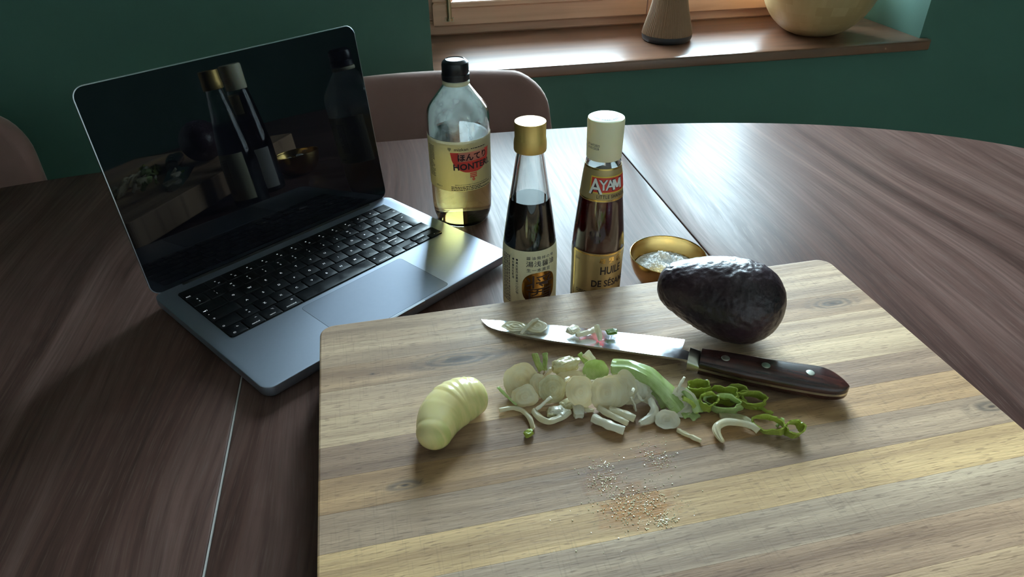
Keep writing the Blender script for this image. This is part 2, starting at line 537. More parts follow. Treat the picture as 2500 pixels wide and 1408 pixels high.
def mat_board():
    k = NT('acacia_board_wood'); o = k.obj()
    oi = k.n('ShaderNodeObjectInfo'); base = oi.outputs['Color']
    rnd = oi.outputs['Alpha']
    # every stave gets its own cut of the grain
    off = k.n('ShaderNodeCombineXYZ'); k.l(k.math('MULTIPLY', rnd, 37.0), off.inputs[2])
    av = k.n('ShaderNodeVectorMath', operation='ADD'); k.l(o, av.inputs[0]); k.l(off.outputs[0], av.inputs[1])
    v = av.outputs[0]
    knots = [(0.114, -0.073, 0.055, 0.016, 46), (0.464, -0.073, 0.034, 0.013, 40), (0.0576, -0.1965, 0.022, 0.007, 20), (0.500, -0.222, 0.03, 0.012, 25), (0.0428, -0.0755, 0.006, 0.003, 6)]
    # grain bends around the knots
    tot = None; kmask = None; ringsum = None
    sx = k.n('ShaderNodeSeparateXYZ'); k.l(o, sx.inputs[0])
    for (a, b, ra, rb, fq) in knots:
        dx = k.math('DIVIDE', k.math('SUBTRACT', sx.outputs[0], a), ra)
        dy = k.math('DIVIDE', k.math('SUBTRACT', sx.outputs[1], b), rb)
        d = k.math('SQRT', k.math('ADD', k.math('MULTIPLY', dx, dx), k.math('MULTIPLY', dy, dy)))
        m = k.mr(d, 0.25, 1.0, 1.0, 0.0)
        nz = k.noise(k.mapn(o, (60, 160, 1)), 1, 2)
        ring = k.math('SINE', k.math('ADD', k.math('MULTIPLY', d, fq * 0.55), k.math('MULTIPLY', nz, 6.0)))
        rg = k.math('MULTIPLY', m, k.mr(ring, -1, 1, 0.25, 1.0))
        core = k.mr(d, 0.06, 0.22, 1.0, 0.0)
        kmask = rg if kmask is None else k.math('MAXIMUM', kmask, rg)
        tot = core if tot is None else k.math('MAXIMUM', tot, core)
    warp = k.noise(k.mapn(v, (5, 22, 1)), 1, 2)
    w2 = k.n('ShaderNodeVectorMath', operation='MULTIPLY_ADD'); w2.inputs[1].default_value = (0, 0.016, 0)
    cmb = k.n('ShaderNodeCombineXYZ'); k.l(k.math('ADD', warp, k.math('MULTIPLY', kmask, 0.35)), cmb.inputs[1])
    k.l(cmb.outputs[0], w2.inputs[0]); k.l(v, w2.inputs[2])
    wv = w2.outputs[0]
    broad = k.noise(k.mapn(wv, (3.2, 75, 1)), 1, 3, 0.5)
    grain = k.noise(k.mapn(wv, (10, 330, 1)), 1, 3, 0.62)
    pores = k.noise(k.mapn(wv, (95, 820, 1)), 1, 1, 0.5)
    dark = k.mix(1.0, base, (0.62, 0.53, 0.47), 'MULTIPLY')
    light = k.mix(1.0, base, (1.22, 1.14, 1.02), 'MULTIPLY')
    c = k.mix(k.mr(broad, 0.30, 0.66, 0, 1), dark, light)
    c = k.mix(k.mr(grain, 0.40, 0.72, 0, 0.45), c, dark)
    c = k.mix(k.mr(pores, 0.60, 0.68, 0, 0.55), c, k.mix(1.0, base, (0.42, 0.34, 0.30), 'MULTIPLY'))
    c = k.mix(k.math('MULTIPLY', kmask, 0.88), c, (0.115, 0.078, 0.056))
    c = k.mix(k.math('MULTIPLY', tot, 0.8), c, (0.040, 0.022, 0.016))
    # knife scratches, two directions
    scr = None
    for ang in (0.95, -0.7):
        s1 = k.noise(k.mapn(o, (620, 40, 1), (0, 0, ang)), 1, 0, 0.4)
        s2 = k.mr(s1, 0.70, 0.74, 0.0, 1.0)
        scr = s2 if scr is None else k.math('MAXIMUM', scr, s2)
    wear = k.mr(k.noise(k.mapn(o, (7, 9, 1)), 1, 2), 0.40, 0.62, 0.0, 1.0)
    scr = k.math('MULTIPLY', scr, wear)
    c = k.mix(k.math('MULTIPLY', scr, 0.13), c, (0.10, 0.065, 0.04))
    # wet sugary stain
    wet = None
    for (a, b, ra, rb) in ((0.204, -0.247, 0.031, 0.021), (0.190, -0.222, 0.018, 0.018), (0.231, -0.212, 0.014, 0.016)):
        dx = k.math('DIVIDE', k.math('SUBTRACT', sx.outputs[0], a), ra)
        dy = k.math('DIVIDE', k.math('SUBTRACT', sx.outputs[1], b), rb)
        d = k.math('SQRT', k.math('ADD', k.math('MULTIPLY', dx, dx), k.math('MULTIPLY', dy, dy)))
        d = k.math('ADD', d, k.math('MULTIPLY', k.math('SUBTRACT', k.noise(o, 130, 2), 0.5), 1.3))
        m = k.mr(d, 0.55, 1.0, 1.0, 0.0)
        wet = m if wet is None else k.math('MAXIMUM', wet, m)
    c = k.mix(k.math('MULTIPLY', wet, 0.85), c, k.mix(1.0, c, (0.78, 0.52, 0.22), 'MULTIPLY'))
    h = k.math('MULTIPLY', k.noise(k.mapn(v, (60, 700, 1)), 1, 2, 0.6), -0.9)
    ro = k.math('SUBTRACT', k.mr(grain, 0.3, 0.7, 0.52, 0.66), k.math('MULTIPLY', wet, 0.22))
    k.set(Base_Color=c, Roughness=ro, Normal=k.bump(h, 0.5, 0.00035), Specular_IOR_Level=0.35)
    return k.m
M['board'] = mat_board()

# ------------------------------------------------------------------ the room
def struct(name, vf, mat, parent=None, rz=YAW, **kw):
    o = link(name, pyd(name, *vf, **kw), mat, parent)
    if parent is None:
        o.rotation_euler = (0, 0, rz); o['kind'] = 'structure'
    return o

U0, U1, V0, VW = -1.9, 2.2, -1.7, 1.45        # room extents in its own frame
ZF, ZC = -0.75, 1.85
WU0, WU1, WZ1, WOUT = 0.118, 1.258, 1.48, 1.86  # window recess
struct('floor', box(U0 - .2, V0 - .2, ZF - .1, U1 + .2, VW + .41, ZF), M['floor'])
struct('ceiling', box(U0 - .2, V0 - .2, ZC, U1 + .2, VW + .41, ZC + .1), M['plaster'])
wb = merge([box(U0 - .2, VW, ZF, WU0, WOUT, ZC), box(WU1, VW, ZF, U1 + .2, WOUT, ZC),
            box(WU0, VW, ZF, WU1, WOUT, -0.0225), box(WU0, VW, WZ1, WU1, WOUT, ZC)])
struct('wall_back', wb, M['wall'])
struct('wall_left', box(U0 - .2, V0, ZF, U0, VW, ZC), M['wall'])
struct('wall_right', box(U1, V0, ZF, U1 + .2, VW, ZC), M['wall'])
struct('wall_front', box(U0, V0 - .2, ZF, U1, V0, ZC), M['plaster'])

# outside: pale paved yard
struct('floor_outside', box(-14, WOUT + 0.4, -1.6, 16, 22, -1.5), plain('pale_paving', (0.58, 0.57, 0.53), 0.9, 0, 0.2, 3))

win = empty('window_1', (0, 0, 0), YAW)
win['kind'] = 'structure'
FY = 1.731
# sill board: rounded nose, runs a little past the recess on both sides
sl = merge([prism(rrect(0.100, 1.422, 1.276, 1.60, 0.010, 3), -0.0222, 0.0, 0.004, 0.004, 2)])
o = link('window_sill', pyd('window_sill', *prism([(0.100, 1.432), (0.110, 1.422), (1.266, 1.422), (1.276, 1.432), (1.276, 1.449), (1.2575, 1.449), (1.2575, 1.80), (0.1185, 1.80), (0.1185, 1.449), (0.100, 1.449)], -0.0222, 0.0, 0.0035, 0.0035, 3), auto=40), M['sill'], win)
def pine(name, x0, y0, z0, x1, y1, z1, parent=win, bev=0.004):
    return link(name, pyd(name, *box(x0, y0, z0, x1, y1, z1, bev), auto=35), M['pine'], parent)
pine('frame_bottom', WU0, FY, 0.0, WU1, 1.80, 0.034)
pine('frame_top', WU0, FY, WZ1 - 0.05, WU1, 1.80, WZ1)
pine('frame_jamb', WU0, FY, 0.034, WU0 + 0.035, 1.80, WZ1 - 0.05)
pine('frame_jamb', WU1 - 0.035, FY, 0.034, WU1, 1.80, WZ1 - 0.05)
UM = 0.680
for (a, b, side) in ((WU0 + 0.030, UM - 0.0015, 0), (UM + 0.0015, WU1 - 0.030, 1)):
    sash = pine('sash', a, 1.712, 0.024, b, 1.775, 0.078)        # bottom rail carries the rest of the sash
    pine('sash_rail', a, 1.712, WZ1 - 0.11, b, 1.775, WZ1 - 0.035, sash)
    pine('sash_stile', a, 1.712, 0.078, a + 0.048, 1.775, WZ1 - 0.11, sash)
    pine('sash_stile', b - 0.048, 1.712, 0.078, b, 1.775, WZ1 - 0.11, sash)
    pine('glazing_bead', a + 0.042, 1.706, 0.066, b - 0.042, 1.712, 0.080, sash, 0.003)
    link('pane', pyd('pane', *box(a + 0.042, 1.742, 0.070, b - 0.042, 1.746, WZ1 - 0.10)), M['pane'], sash)
hb = merge([xform(lathe([(0.0055, 0), (0.0055, 0.09)], 16), Matrix.Translation((0.186, 1.706, 0.045))),
            xform(lathe([(0.0075, 0), (0.0075, 0.006)], 16), Matrix.Translation((0.186, 1.706, 0.039))),
            box(0.176, 1.708, 0.036, 0.182, 1.714, 0.046), box(0.190, 1.708, 0.036, 0.196, 1.714, 0.046)])
M['brass_old'] = plain('tarnished_brass', (0.50, 0.42, 0.28), 0.35, 1.0)
link('hinge', pyd('hinge', *hb, auto=40), M['brass_old'], win)

# ------------------------------------------------------------------ dining table
TB_A, TB_B, TB_N, TB_U, TB_V = 1.04, 0.60, 2.6, 0.04, 0.478
S0, S1 = -0.1545, 0.359
table = empty('dining_table', (0, 0, ZF), YAW)
tag(table, 'large oval dark walnut extending dining table with a centre leaf', 'table')
def sup(u):
    x = min(1.0, abs(u - TB_U) / TB_A)
    return TB_B * (1 - x ** TB_N) ** (1 / TB_N)
ELO, EHI = TB_U - TB_A, TB_U + TB_A
def slab(u0, u1):
    n = 44
    us = [u0 + (u1 - u0) * i / n for i in range(n + 1)]
    if u0 <= ELO + 1e-6: us = [u0 + (u1 - u0) * (i / n) ** 2.2 for i in range(n + 1)]
    if u1 >= EHI - 1e-6: us = [u1 - (u1 - u0) * (1 - i / n) ** 2.2 for i in range(n + 1)]
    low = [(u, TB_V - sup(u)) for u in us]; up = [(u, TB_V + sup(u)) for u in reversed(us)]
    pts = [p for p in low + up]
    out = []
    for p in pts:
        if not out or (Vector(p) - Vector(out[-1])).length > 1e-4: out.append(p)
    if (Vector(out[0]) - Vector(out[-1])).length < 1e-4: out.pop()
    return prism(out, -0.028, 0.0, 0.0022, 0.004, 2)
for nm, a, b in (('tabletop_half', ELO, S0 - 0.0006), ('table_leaf', S0 + 0.0006, S1 - 0.0006), ('tabletop_half', S1 + 0.0006, EHI)):
    link(nm, pyd(nm, *slab(a, b), auto=30), M['table'], table, (0, 0, -ZF))
link('seam_strip', pyd('seam_strip', *box(S0 - 0.0006, TB_V - sup(S0) + 0.004, -0.02, S0 + 0.0006, TB_V + sup(S0) - 0.004, -0.0003)), plain('pale_seam_strip', (0.55, 0.50, 0.46), 0.4), table, (0, 0, -ZF))  # thin pale strip filling the left seam only
ped = lathe(smooth_prof([(0.30, 0.0), (0.29, 0.02), (0.12, 0.05), (0.075, 0.15), (0.07, 0.45), (0.10, 0.60), (0.26, 0.70)]), 40)
link('pedestal', pyd('pedestal', *ped, auto=40), M['metal_black'], table, (0.10, 0.45, 0))
link('apron', pyd('apron', *box(-0.55, 0.20, 0.695, 0.75, 0.72, 0.722)), M['table'], table)

# ------------------------------------------------------------------ chairs
def make_chair(label, u, v, rz):
    cu, su = math.cos(YAW), math.sin(YAW)
    t = empty('dining_chair', (u * cu - v * su, u * su + v * cu, ZF), YAW + rz)
    tag(t, label, 'chair', 'velvet chairs along the window side of the table')
    # local: x = width, -y = front of the chair (towards the table)
    nx, nz, th = 28, 22, 0.022
    V, F = [], []
    ztop, zbot = 0.802, 0.43
    R = 0.035
    def half(z):     # half width grows downwards, corners rounded at the top
        w = 0.233 + 0.10 * (ztop - z)
        d = ztop - z
        if d < 0.06: w -= 0.06 - math.sqrt(max(0, 0.06 ** 2 - (0.06 - d) ** 2))
        return w
    rows = [ztop - 0.06 * (1 - math.cos(PI / 2 * i / 8)) for i in range(9)] + [ztop - 0.06 - (ztop - 0.06 - zbot) * i / 12 for i in range(1, 13)]
    def pt(i, k, side):
        z = rows[k]; s = -1 + 2 * i / nx
        w = half(z); x = w * math.sin(s * PI / 2) if True else w * s
        y = 0.06 * (1 - (x / 0.25) ** 2) + (z - 0.45) * 0.20 - 0.07
        edge = min(1.0, (w - abs(x)) / 0.018, (ztop - z) / 0.018)
        e = math.sqrt(max(0.0, 1 - (1 - max(0.0, edge)) ** 2))
        return (x, y + side * th * e, z)
    ni = nx + 1
    for side in (-1, 1):
        for k in range(len(rows)):
            for i in range(ni): V.append(pt(i, k, side))
    nr = len(rows); off = ni * nr
    for k in range(nr - 1):
        for i in range(nx):
            a = k * ni + i
            F.append((a, a + 1, a + ni + 1, a + ni)); F.append((off + a, off + a + ni, off + a + ni + 1, off + a + 1))
    for i in range(nx):
        F.append((i, off + i, off + i + 1, i + 1))
        a = (nr - 1) * ni + i; F.append((a, a + 1, off + a + 1, off + a))
    for k in range(nr - 1):
        a = k * ni; F.append((a, a + ni, off + a + ni, off + a))
        a = k * ni + nx; F.append((a, off + a, off + a + ni, a + ni))
    me = pyd('backrest', V, F, smooth=True)
    bm = bmesh.new(); bm.from_mesh(me); bmesh.ops.remove_doubles(bm, verts=bm.verts, dist=0.0003); bmesh.ops.recalc_face_normals(bm, faces=bm.faces); bm.to_mesh(me); bm.free()
    link('backrest', me, M['velvet'], t)
    link('seat', pyd('seat', *prism(rrect(-0.235, -0.46, 0.235, -0.035, 0.07, 6), 0.40, 0.465, 0.03, 0.02, 4), auto=50), M['velvet'], t)
    for sx in (-1, 1):
        for (y0, y1) in ((-0.40, -0.44), (-0.06, 0.0)):
            leg = lathe([(0.009, 0), (0.014, 0.41)], 14)
            Sh = Matrix(((1, 0, -sx * 0.03 / 0.41, sx * 0.23), (0, 1, (y0 - y1) / 0.41, y1), (0, 0, 1, 0), (0, 0, 0, 1)))
            link('leg', pyd('leg', *xform(leg, Sh), auto=60), M['metal_black'], t)
    return t
make_chair('brown velvet dining chair behind the laptop, under the window sill', 0.065, 1.205, 0.0)
make_chair('brown velvet dining chair with only its backrest corner in view at far left', -0.782, 1.158, 0.0)

# ------------------------------------------------------------------ things on the sill
def at_uv(u, v, z=0.0):
    return (u * math.cos(YAW) - v * math.sin(YAW), u * math.sin(YAW) + v * math.cos(YAW), z)
vase = empty('ribbed_vase', at_uv(0.679, 1.572, 0.0))
tag(vase, 'tall brown ribbed vase with a dark grey base on the window sill', 'vase')
link('vase_base', pyd('vase_base', *lathe([(0.0, 0), (0.050, 0), (0.0560, 0.004), (0.0580, 0.010), (0.0575, 0.0155), (0.0, 0.0155)], 72), auto=50), plain('dark_grey_base', (0.055, 0.055, 0.062), 0.45), vase)
NR = 64
prof = smooth_prof([(0.0575, 0.0155), (0.0555, 0.026), (0.0480, 0.052), (0.0410, 0.080), (0.0360, 0.110), (0.0330, 0.145), (0.0320, 0.185), (0.0345, 0.22), (0.039, 0.25)], 5)
V, F = [], []
nseg = NR * 6
for r, z in prof:
    for i in range(nseg):
        a = 2 * PI * i / nseg
        rr = r * (1 + 0.018 * math.cos(a * NR))
        V.append((rr * math.cos(a), rr * math.sin(a), z))
for k in range(len(prof) - 1):
    for i in range(nseg):
        j = (i + 1) % nseg
        F.append((k * nseg + i, k * nseg + j, (k + 1) * nseg + j, (k + 1) * nseg + i))
F.append(tuple(reversed(range(nseg)))); F.append(tuple(range((len(prof) - 1) * nseg, len(prof) * nseg)))
link('vase_body', pyd('vase_body', V, F, smooth=True), plain('tan_ribbed_clay', (0.30, 0.175, 0.098), 0.75, 0, 0.06, 30), vase)

def mat_bowl():
    k = NT('pale_mosaic_bamboo'); o = k.obj()
    br = k.n('ShaderNodeTexBrick')
    br.inputs['Scale'].default_value = 1.0; br.inputs['Mortar Size'].default_value = 0.0; br.inputs['Brick Width'].default_value = 0.28; br.inputs['Row Height'].default_value = 0.02
    br.inputs['Color1'].default_value = (0.50, 0.33, 0.15, 1); br.inputs['Color2'].default_value = (0.62, 0.44, 0.22, 1)
    sx = k.n('ShaderNodeSeparateXYZ'); k.l(o, sx.inputs[0])
    ang = k.math('ARCTAN2', sx.outputs[1], sx.outputs[0])
    cb = k.n('ShaderNodeCombineXYZ'); k.l(ang, cb.inputs[0]); k.l(sx.outputs[2], cb.inputs[1]); k.l(cb.outputs[0], br.inputs['Vector'])
    g = k.noise(k.mapn(o, (60, 60, 20)), 1, 3)
    k.set(Base_Color=k.mix(k.mr(g, 0.3, 0.7, 0, 0.35), br.outputs['Color'], (0.44, 0.28, 0.12)), Roughness=0.40)
    return k.m
ob = smooth_prof([(0.050, 0.0), (0.072, 0.010), (0.098, 0.032), (0.120, 0.066), (0.1335, 0.110), (0.133, 0.150), (0.122, 0.195), (0.100, 0.235), (0.078, 0.258)], 5)
ib = [(r - 0.008, z + 0.004) for r, z in reversed(ob[4:])] + [(0.0, 0.014)]
wbw = link('wooden_bowl', pyd('wooden_bowl', *lathe([(0.0, 0.0)] + ob + ib, 96), auto=60), mat_bowl(), None, at_uv(1.045, 1.560, 0.0))
tag(wbw, 'large round pale wooden mosaic bowl on the window sill', 'bowl')

# ------------------------------------------------------------------ laptop
LW, LD, LT = 0.3126, 0.2212, 0.0155
lap = empty('laptop', (-0.21448, 0.44817, 0.0), 0.82471)
tag(lap, 'open grey aluminium laptop with a black screen and black keys', 'laptop')
ol = rrect(0, 0, LW, LD, 0.0115, 8)
base = link('base', pyd('base', *prism(ol, 0.0022, LT, 0.0007, 0.006, 3), auto=35), M['alu'], lap)
for fx in (0.035, LW - 0.035):
    for fy in (0.03, LD - 0.03):
        link('foot', pyd('foot', *lathe([(0.008, 0), (0.009, 0.0024)], 20), auto=40), M['rubber'], base, (fx, fy, 0))
KX0, KX1, KY0, KY1 = 0.0183, 0.2943, 0.0905, 0.2040
well = link('keyboard_well', pyd('keyboard_well', *prism(rrect(KX0, KY0, KX1, KY1, 0.004, 4), LT - 0.0004, LT + 0.00008)), M['well'], lap)
# trackpad with its hairline gap
TX0, TX1, TY0, TY1 = 0.0913, 0.2213, 0.0040, 0.0845
link('trackpad_gap', pyd('trackpad_gap', *prism(rrect(TX0 - .0004, TY0 - .0004, TX1 + .0004, TY1 + .0004, 0.0044, 5), LT - 0.0003, LT + 0.00004)), M['groove'], lap)
link('trackpad', pyd('trackpad', *prism(rrect(TX0, TY0, TX1, TY1, 0.004, 5), LT - 0.0003, LT + 0.00010)), M['trackpad'], lap)
# finger notch in the front edge
link('lid_notch', pyd('lid_notch', *prism(rrect(LW / 2 - 0.028, -0.00025, LW / 2 + 0.028, 0.0022, 0.001, 3), LT - 0.0035, LT + 0.00006), auto=40), M['alu_edge'], lap)
UW = (KX1 - KX0 - 0.0010) / 14.5; RH = (KY1 - KY0 - 0.0010) / 6; G = 0.00135
rows = [
 [('esc', 1.5)] + [('F%d' % i, 1) for i in range(1, 13)] + [('TOUCH', 1)],
 [('§', 1), ('1', 1), ('2', 1), ('3', 1), ('4', 1), ('5', 1), ('6', 1), ('7', 1), ('8', 1), ('9', 1), ('0', 1), ("'", 1), ('+', 1), ('BKSP', 1.5)],
 [('TAB', 1.5)] + [(c, 1) for c in 'QWERTYUIOPŠĐ'] + [('ENTER', 1)],
 [('CAPS', 1.75)] + [(c, 1) for c in 'ASDFGHJKLČĆŽ'],
 [('SHIFT', 1.25), ('<', 1)] + [(c, 1) for c in 'ZXCVBNM'] + [(',', 1), ('.', 1), ('-', 1), ('RSHIFT', 2.25)],
 [('fn', 1), ('control', 1), ('option', 1), ('command', 1.25), ('SPACE', 5), ('command', 1.25), ('option', 1), ('LEFT', 1), ('UPDN', 1), ('RIGHT', 1)],
]
sym = {'1': '!', '2': '"', '3': '#', '4': '$', '5': '%', '6': '&', '7': '/', '8': '(', '9': ')', '0': '=', "'": '?', '+': '*', ',': ';', '.': ':', '-': '_', '§': '±'}
KZ = LT + 0.0011
def key(poly, parent=lap):
    return link('key', pyd('key', *prism(poly, LT - 0.0002, KZ, 0.0005, 0, 2), auto=50), M['key'], parent)
def legend(k, items, cx, cy):
    """items: (text, dx, dy, height)"""
    VF = []
    for body, dx, dy, h, off in items:
        t = fit_text(body, None, h, off)
        VF.append(xform(t, Matrix.Translation((cx + dx, cy + dy, KZ + 0.00004))))
    v, f = merge(VF)
    if v:
        me = bpy.data.meshes.new('legend'); me.from_pydata([tuple(p) for p in v], [], f)
        link('legend', me, M['legend'], k)
def arrow(dx, dy, s):
    a = math.atan2(dy, dx)
    return [(s * math.cos(a + t), s * math.sin(a + t)) for t in (0, 2.2, -2.2)]
for ri, row in enumerate(rows):
    y1 = KY1 - 0.0005 - RH * ri; y0 = y1 - RH
    x = KX0 + 0.0005
    for nm, w in row:
        x0, x1 = x + G / 2, x + w * UW - G / 2
        ya, yb = y0 + G / 2, y1 - G / 2
        cx, cy = (x0 + x1) / 2, (ya + yb) / 2
        if nm == 'ENTER':
            xl = KX0 + 0.0005 + 13.75 * UW + G / 2; yl = y0 - RH + G / 2
            kk = key([(xl, yl), (x1, yl), (x1, yb), (x0, yb), (x0, ya), (xl, ya)])
            legend(kk, [('↵', 0.001, 0.001, 0.0024, 0)], cx, cy)
        elif nm == 'UPDN':
            kk = key(rrect(x0, cy + 0.0004, x1, yb, 0.0010, 3)); legend(kk, [('▲', 0, 0, 0.0012, 0)], cx, (cy + yb) / 2)
            kk = key(rrect(x0, ya, x1, cy - 0.0004, 0.0010, 3)); legend(kk, [('▼', 0, 0, 0.0012, 0)], cx, (cy + ya) / 2)
        elif nm in ('LEFT', 'RIGHT'):
            kk = key(rrect(x0, ya, x1, cy - 0.0004, 0.0010, 3)); legend(kk, [('◀' if nm == 'LEFT' else '▶', 0, 0, 0.0012, 0)], cx, (cy + ya) / 2)
        else:
            kk = key(rrect(x0, ya, x1, yb, 0.0012, 3))
            L = x1 - x0; Hh = yb - ya
            if nm == 'TOUCH':
                rg = lathe([(0.0052, 0), (0.0056, 0), (0.0056, 0.00008), (0.0052, 0.00008)], 40, True)
                link('touch_ring', pyd('touch_ring', *xform(rg, Matrix.Translation((cx, cy, KZ)))), plain('dark_ring', (0.10, 0.10, 0.12), 0.25), kk)
            elif nm == 'SPACE': pass
            elif nm == 'esc': legend(kk, [('esc', -L / 2 + 0.0042, -Hh / 2 + 0.0032, 0.0018, 0)], cx, cy)
            elif nm == 'TAB': legend(kk, [('⇥', -L / 2 + 0.0035, -Hh / 2 + 0.0035, 0.0022, 0)], cx, cy)
            elif nm == 'CAPS': legend(kk, [('⇪', -L / 2 + 0.0035, -Hh / 2 + 0.0035, 0.0026, 0), ('•', -L / 2 + 0.003, Hh / 2 - 0.004, 0.0011, 0)], cx, cy)
            elif nm == 'SHIFT': legend(kk, [('⇧', -L / 2 + 0.0035, -Hh / 2 + 0.0035, 0.0026, 0)], cx, cy)
            elif nm == 'RSHIFT': legend(kk, [('⇧', L / 2 - 0.0035, -Hh / 2 + 0.0035, 0.0026, 0)], cx, cy)
            elif nm == 'BKSP': legend(kk, [('⌫', L / 2 - 0.0040, 0.002, 0.0024, 0)], cx, cy)
            elif nm in ('control', 'option', 'command'):
                s = {'control': '⌃', 'option': '⌥', 'command': '⌘'}[nm]
                right = cx < 0.15
                legend(kk, [(nm, 0, -0.0046, 0.0020 if nm != 'option' else 0.0022, 0.0), (s, (0.25 if right else -0.25) * L, 0.0035, 0.0014 if nm == 'control' else 0.0022, 0)], cx, cy)
            elif nm == 'fn': legend(kk, [('fn', 0.0035, 0.0035, 0.0019, 0), ('⊕', -0.0035, -0.0042, 0.0026, 0)], cx, cy)
            elif nm.startswith('F') and len(nm) > 1: legend(kk, [(nm, 0.0018, -0.0045, 0.0015, 0), ('☀' if nm in ('F1', 'F2') else '●', 0, 0.001, 0.0017, 0)], cx, cy)
            elif nm == '<': legend(kk, [('>', 0, 0.0026, 0.0018, 0), ('<', 0, -0.0026, 0.0018, 0)], cx, cy)
            elif nm in sym: legend(kk, [(sym[nm], 0, 0.0030, 0.0018 if nm not in '+,.-' else 0.0012, 0), (nm, 0, -0.0026, 0.0022 if nm not in "',.-" else 0.0009, 0)], cx, cy)
            else: legend(kk, [(nm, 0, 0, 0.0028 if nm not in 'ŠĐČĆŽ' else 0.0033, 0.012)], cx, cy)
        x += w * UW
# lid: hinged at the back edge, leaning back a little past upright
lid = empty('lid', (0, LD - 0.0016, LT - 0.0012), 0, lap)
lid.rotation_euler = (1.45223, 0, 0)
LH = 0.2166
lo = rrect(0, 0, LW, LH, 0.0115, 8)
link('lid_shell', pyd('lid_shell', *prism(lo, -0.0040, -0.0004, 0.0004, 0.0018, 3), auto=35), M['alu_edge'], lid)
link('screen', pyd('screen', *prism(inset(rrect(0, 0, LW, LH, 0.0115, 8), 0.0010), -0.0006, 0.0, 0.0002, 0, 1), auto=35), M['screen'], lid)
link('hinge_bar', pyd('hinge_bar', *xform(lathe([(0.0042, 0), (0.0042, 0.25)], 24), Matrix.Translation((0.0313, LD - 0.0030, LT - 0.0032)) @ Matrix.Rotation(PI / 2, 4, 'Y')), auto=40), M['rubber'], lap)

# ------------------------------------------------------------------ bottles
def bottle_root(name, x, y, label, cat='bottle'):
    t = empty(name, (x, y, 0), -math.atan2(x, y))
    return tag(t, label, cat)
def shell_wall(outer, thick, floor_t):
    """hollow glass: outer profile up, inner profile back down"""
    inner = []
    for r, z in reversed(outer):
        if r <= thick * 1.2: continue
        inner.append((r - thick, max(z, floor_t)))
    res = []
    for p in inner:
        if not res or abs(p[0] - res[-1][0]) + abs(p[1] - res[-1][1]) > 1e-5: res.append(p)
    return [(0.0, outer[0][1])] + outer + res + [(0.0, floor_t)]
def tab(prof):     # radius as a function of height
    return sorted((z, r) for r, z in prof)
def patch(rz, th0, th1, z0f, z1f, off, nt=40, nz=10, thick=0.00012):
    """curved sheet on the bottle wall; z0f, z1f: bottom / top height as functions of angle (deg)"""
    V, F = [], []
    for s in (0, 1):
        for k in range(nz + 1):
            for i in range(nt + 1):
                th = math.radians(th0 + (th1 - th0) * i / nt); d = math.degrees(th)
                z = z0f(d) + (z1f(d) - z0f(d)) * k / nz
                r = interp(rz, z) + off - s * thick
                V.append((r * math.sin(th), -r * math.cos(th), z))
    ni = nt + 1; o = ni * (nz + 1)
    for k in range(nz):
        for i in range(nt):
            a = k * ni + i
            F.append((a, a + 1, a + ni + 1, a + ni)); F.append((o + a, o + a + ni, o + a + ni + 1, o + a + 1))
    for i in range(nt):
        F.append((i, o + i, o + i + 1, i + 1)); a = nz * ni + i; F.append((a, a + 1, o + a + 1, o + a))
    for k in range(nz):
        a = k * ni; F.append((a, a + ni, o + a + ni, o + a)); a = k * ni + nt; F.append((a, o + a, o + a + ni, a + ni))
    return V, F
def refine(vf, it=2):
    bm = bmesh.new()
    vs = [bm.verts.new(v) for v in vf[0]]
    for f in vf[1]: bm.faces.new([vs[i] for i in f])
    for _ in range(it): bmesh.ops.subdivide_edges(bm, edges=bm.edges[:], cuts=1, use_grid_fill=True)
    bm.verts.index_update()
    V = [tuple(v.co) for v in bm.verts]; F = [tuple(v.index for v in f.verts) for f in bm.faces]
    bm.free(); return V, F
def wrap(vf, rz, th, z, off, rot=0.0, arc=0.0):
    """lay flat art (x right, y up, metres) on the bottle wall, centred at angle th (deg), height z"""
    big = max((abs(vf[0][f[i]][0] - vf[0][f[i - 1]][0]) for f in vf[1] for i in range(len(f))), default=0)
    if big > 0.0022: vf = refine(vf, 1 if big < 0.0045 else 2)
    c, s = math.cos(rot), math.sin(rot)
    R0 = interp(rz, z)
    V = []
    for x, y, _ in vf[0]:
        xx, yy = x * c - y * s, x * s + y * c
        yy += arc * xx * xx
        a = math.radians(th) + xx / R0
        r = interp(rz, z + yy) + off
        V.append((r * math.sin(a), -r * math.cos(a), z + yy))
    return V, vf[1]
def art(name, vfs, mat, parent):
    v, f = merge(vfs)
    me = bpy.data.meshes.new(name); me.from_pydata([tuple(p) for p in v], [], f); me.update()
    return link(name, me, mat, parent)
def flat_poly(pts, nx=24):
    """fill a simple outline given as upper/lower curves: pts = [(x, ylow, yhigh), ...]"""
    V, F = [], []
    for x, a, b in pts: V += [(x, a, 0), (x, b, 0)]
    for i in range(len(pts) - 1): F.append((2 * i, 2 * i + 2, 2 * i + 3, 2 * i + 1))
    return V, F
def disc(rx, ry, n=48):
    V = [(0, 0, 0)]; F = []
    for k in (0.5, 1.0):
        V += [(rx * k * math.cos(2 * PI * i / n), ry * k * math.sin(2 * PI * i / n), 0) for i in range(n)]
    for i in range(n):
        j = (i + 1) % n
        F.append((0, 1 + i, 1 + j)); F.append((1 + i, 1 + n + i, 1 + n + j, 1 + j))
    return V, F
def annul(r0, r1, n=40, sy=1.0):
    V = []; F = []
    for r in (r0, r1): V += [(r * math.cos(2 * PI * i / n), r * sy * math.sin(2 * PI * i / n), 0) for i in range(n)]
    for i in range(n): j = (i + 1) % n; F.append((i, n + i, n + j, j))
    return V, F
def bar(x0, y0, x1, y1, n=1):
    V, F = [], []
    for i in range(n + 1):
        x = x0 + (x1 - x0) * i / n; V += [(x, y0, 0), (x, y1, 0)]
    for i in range(n): F.append((2 * i, 2 * i + 2, 2 * i + 3, 2 * i + 1))
    return V, F
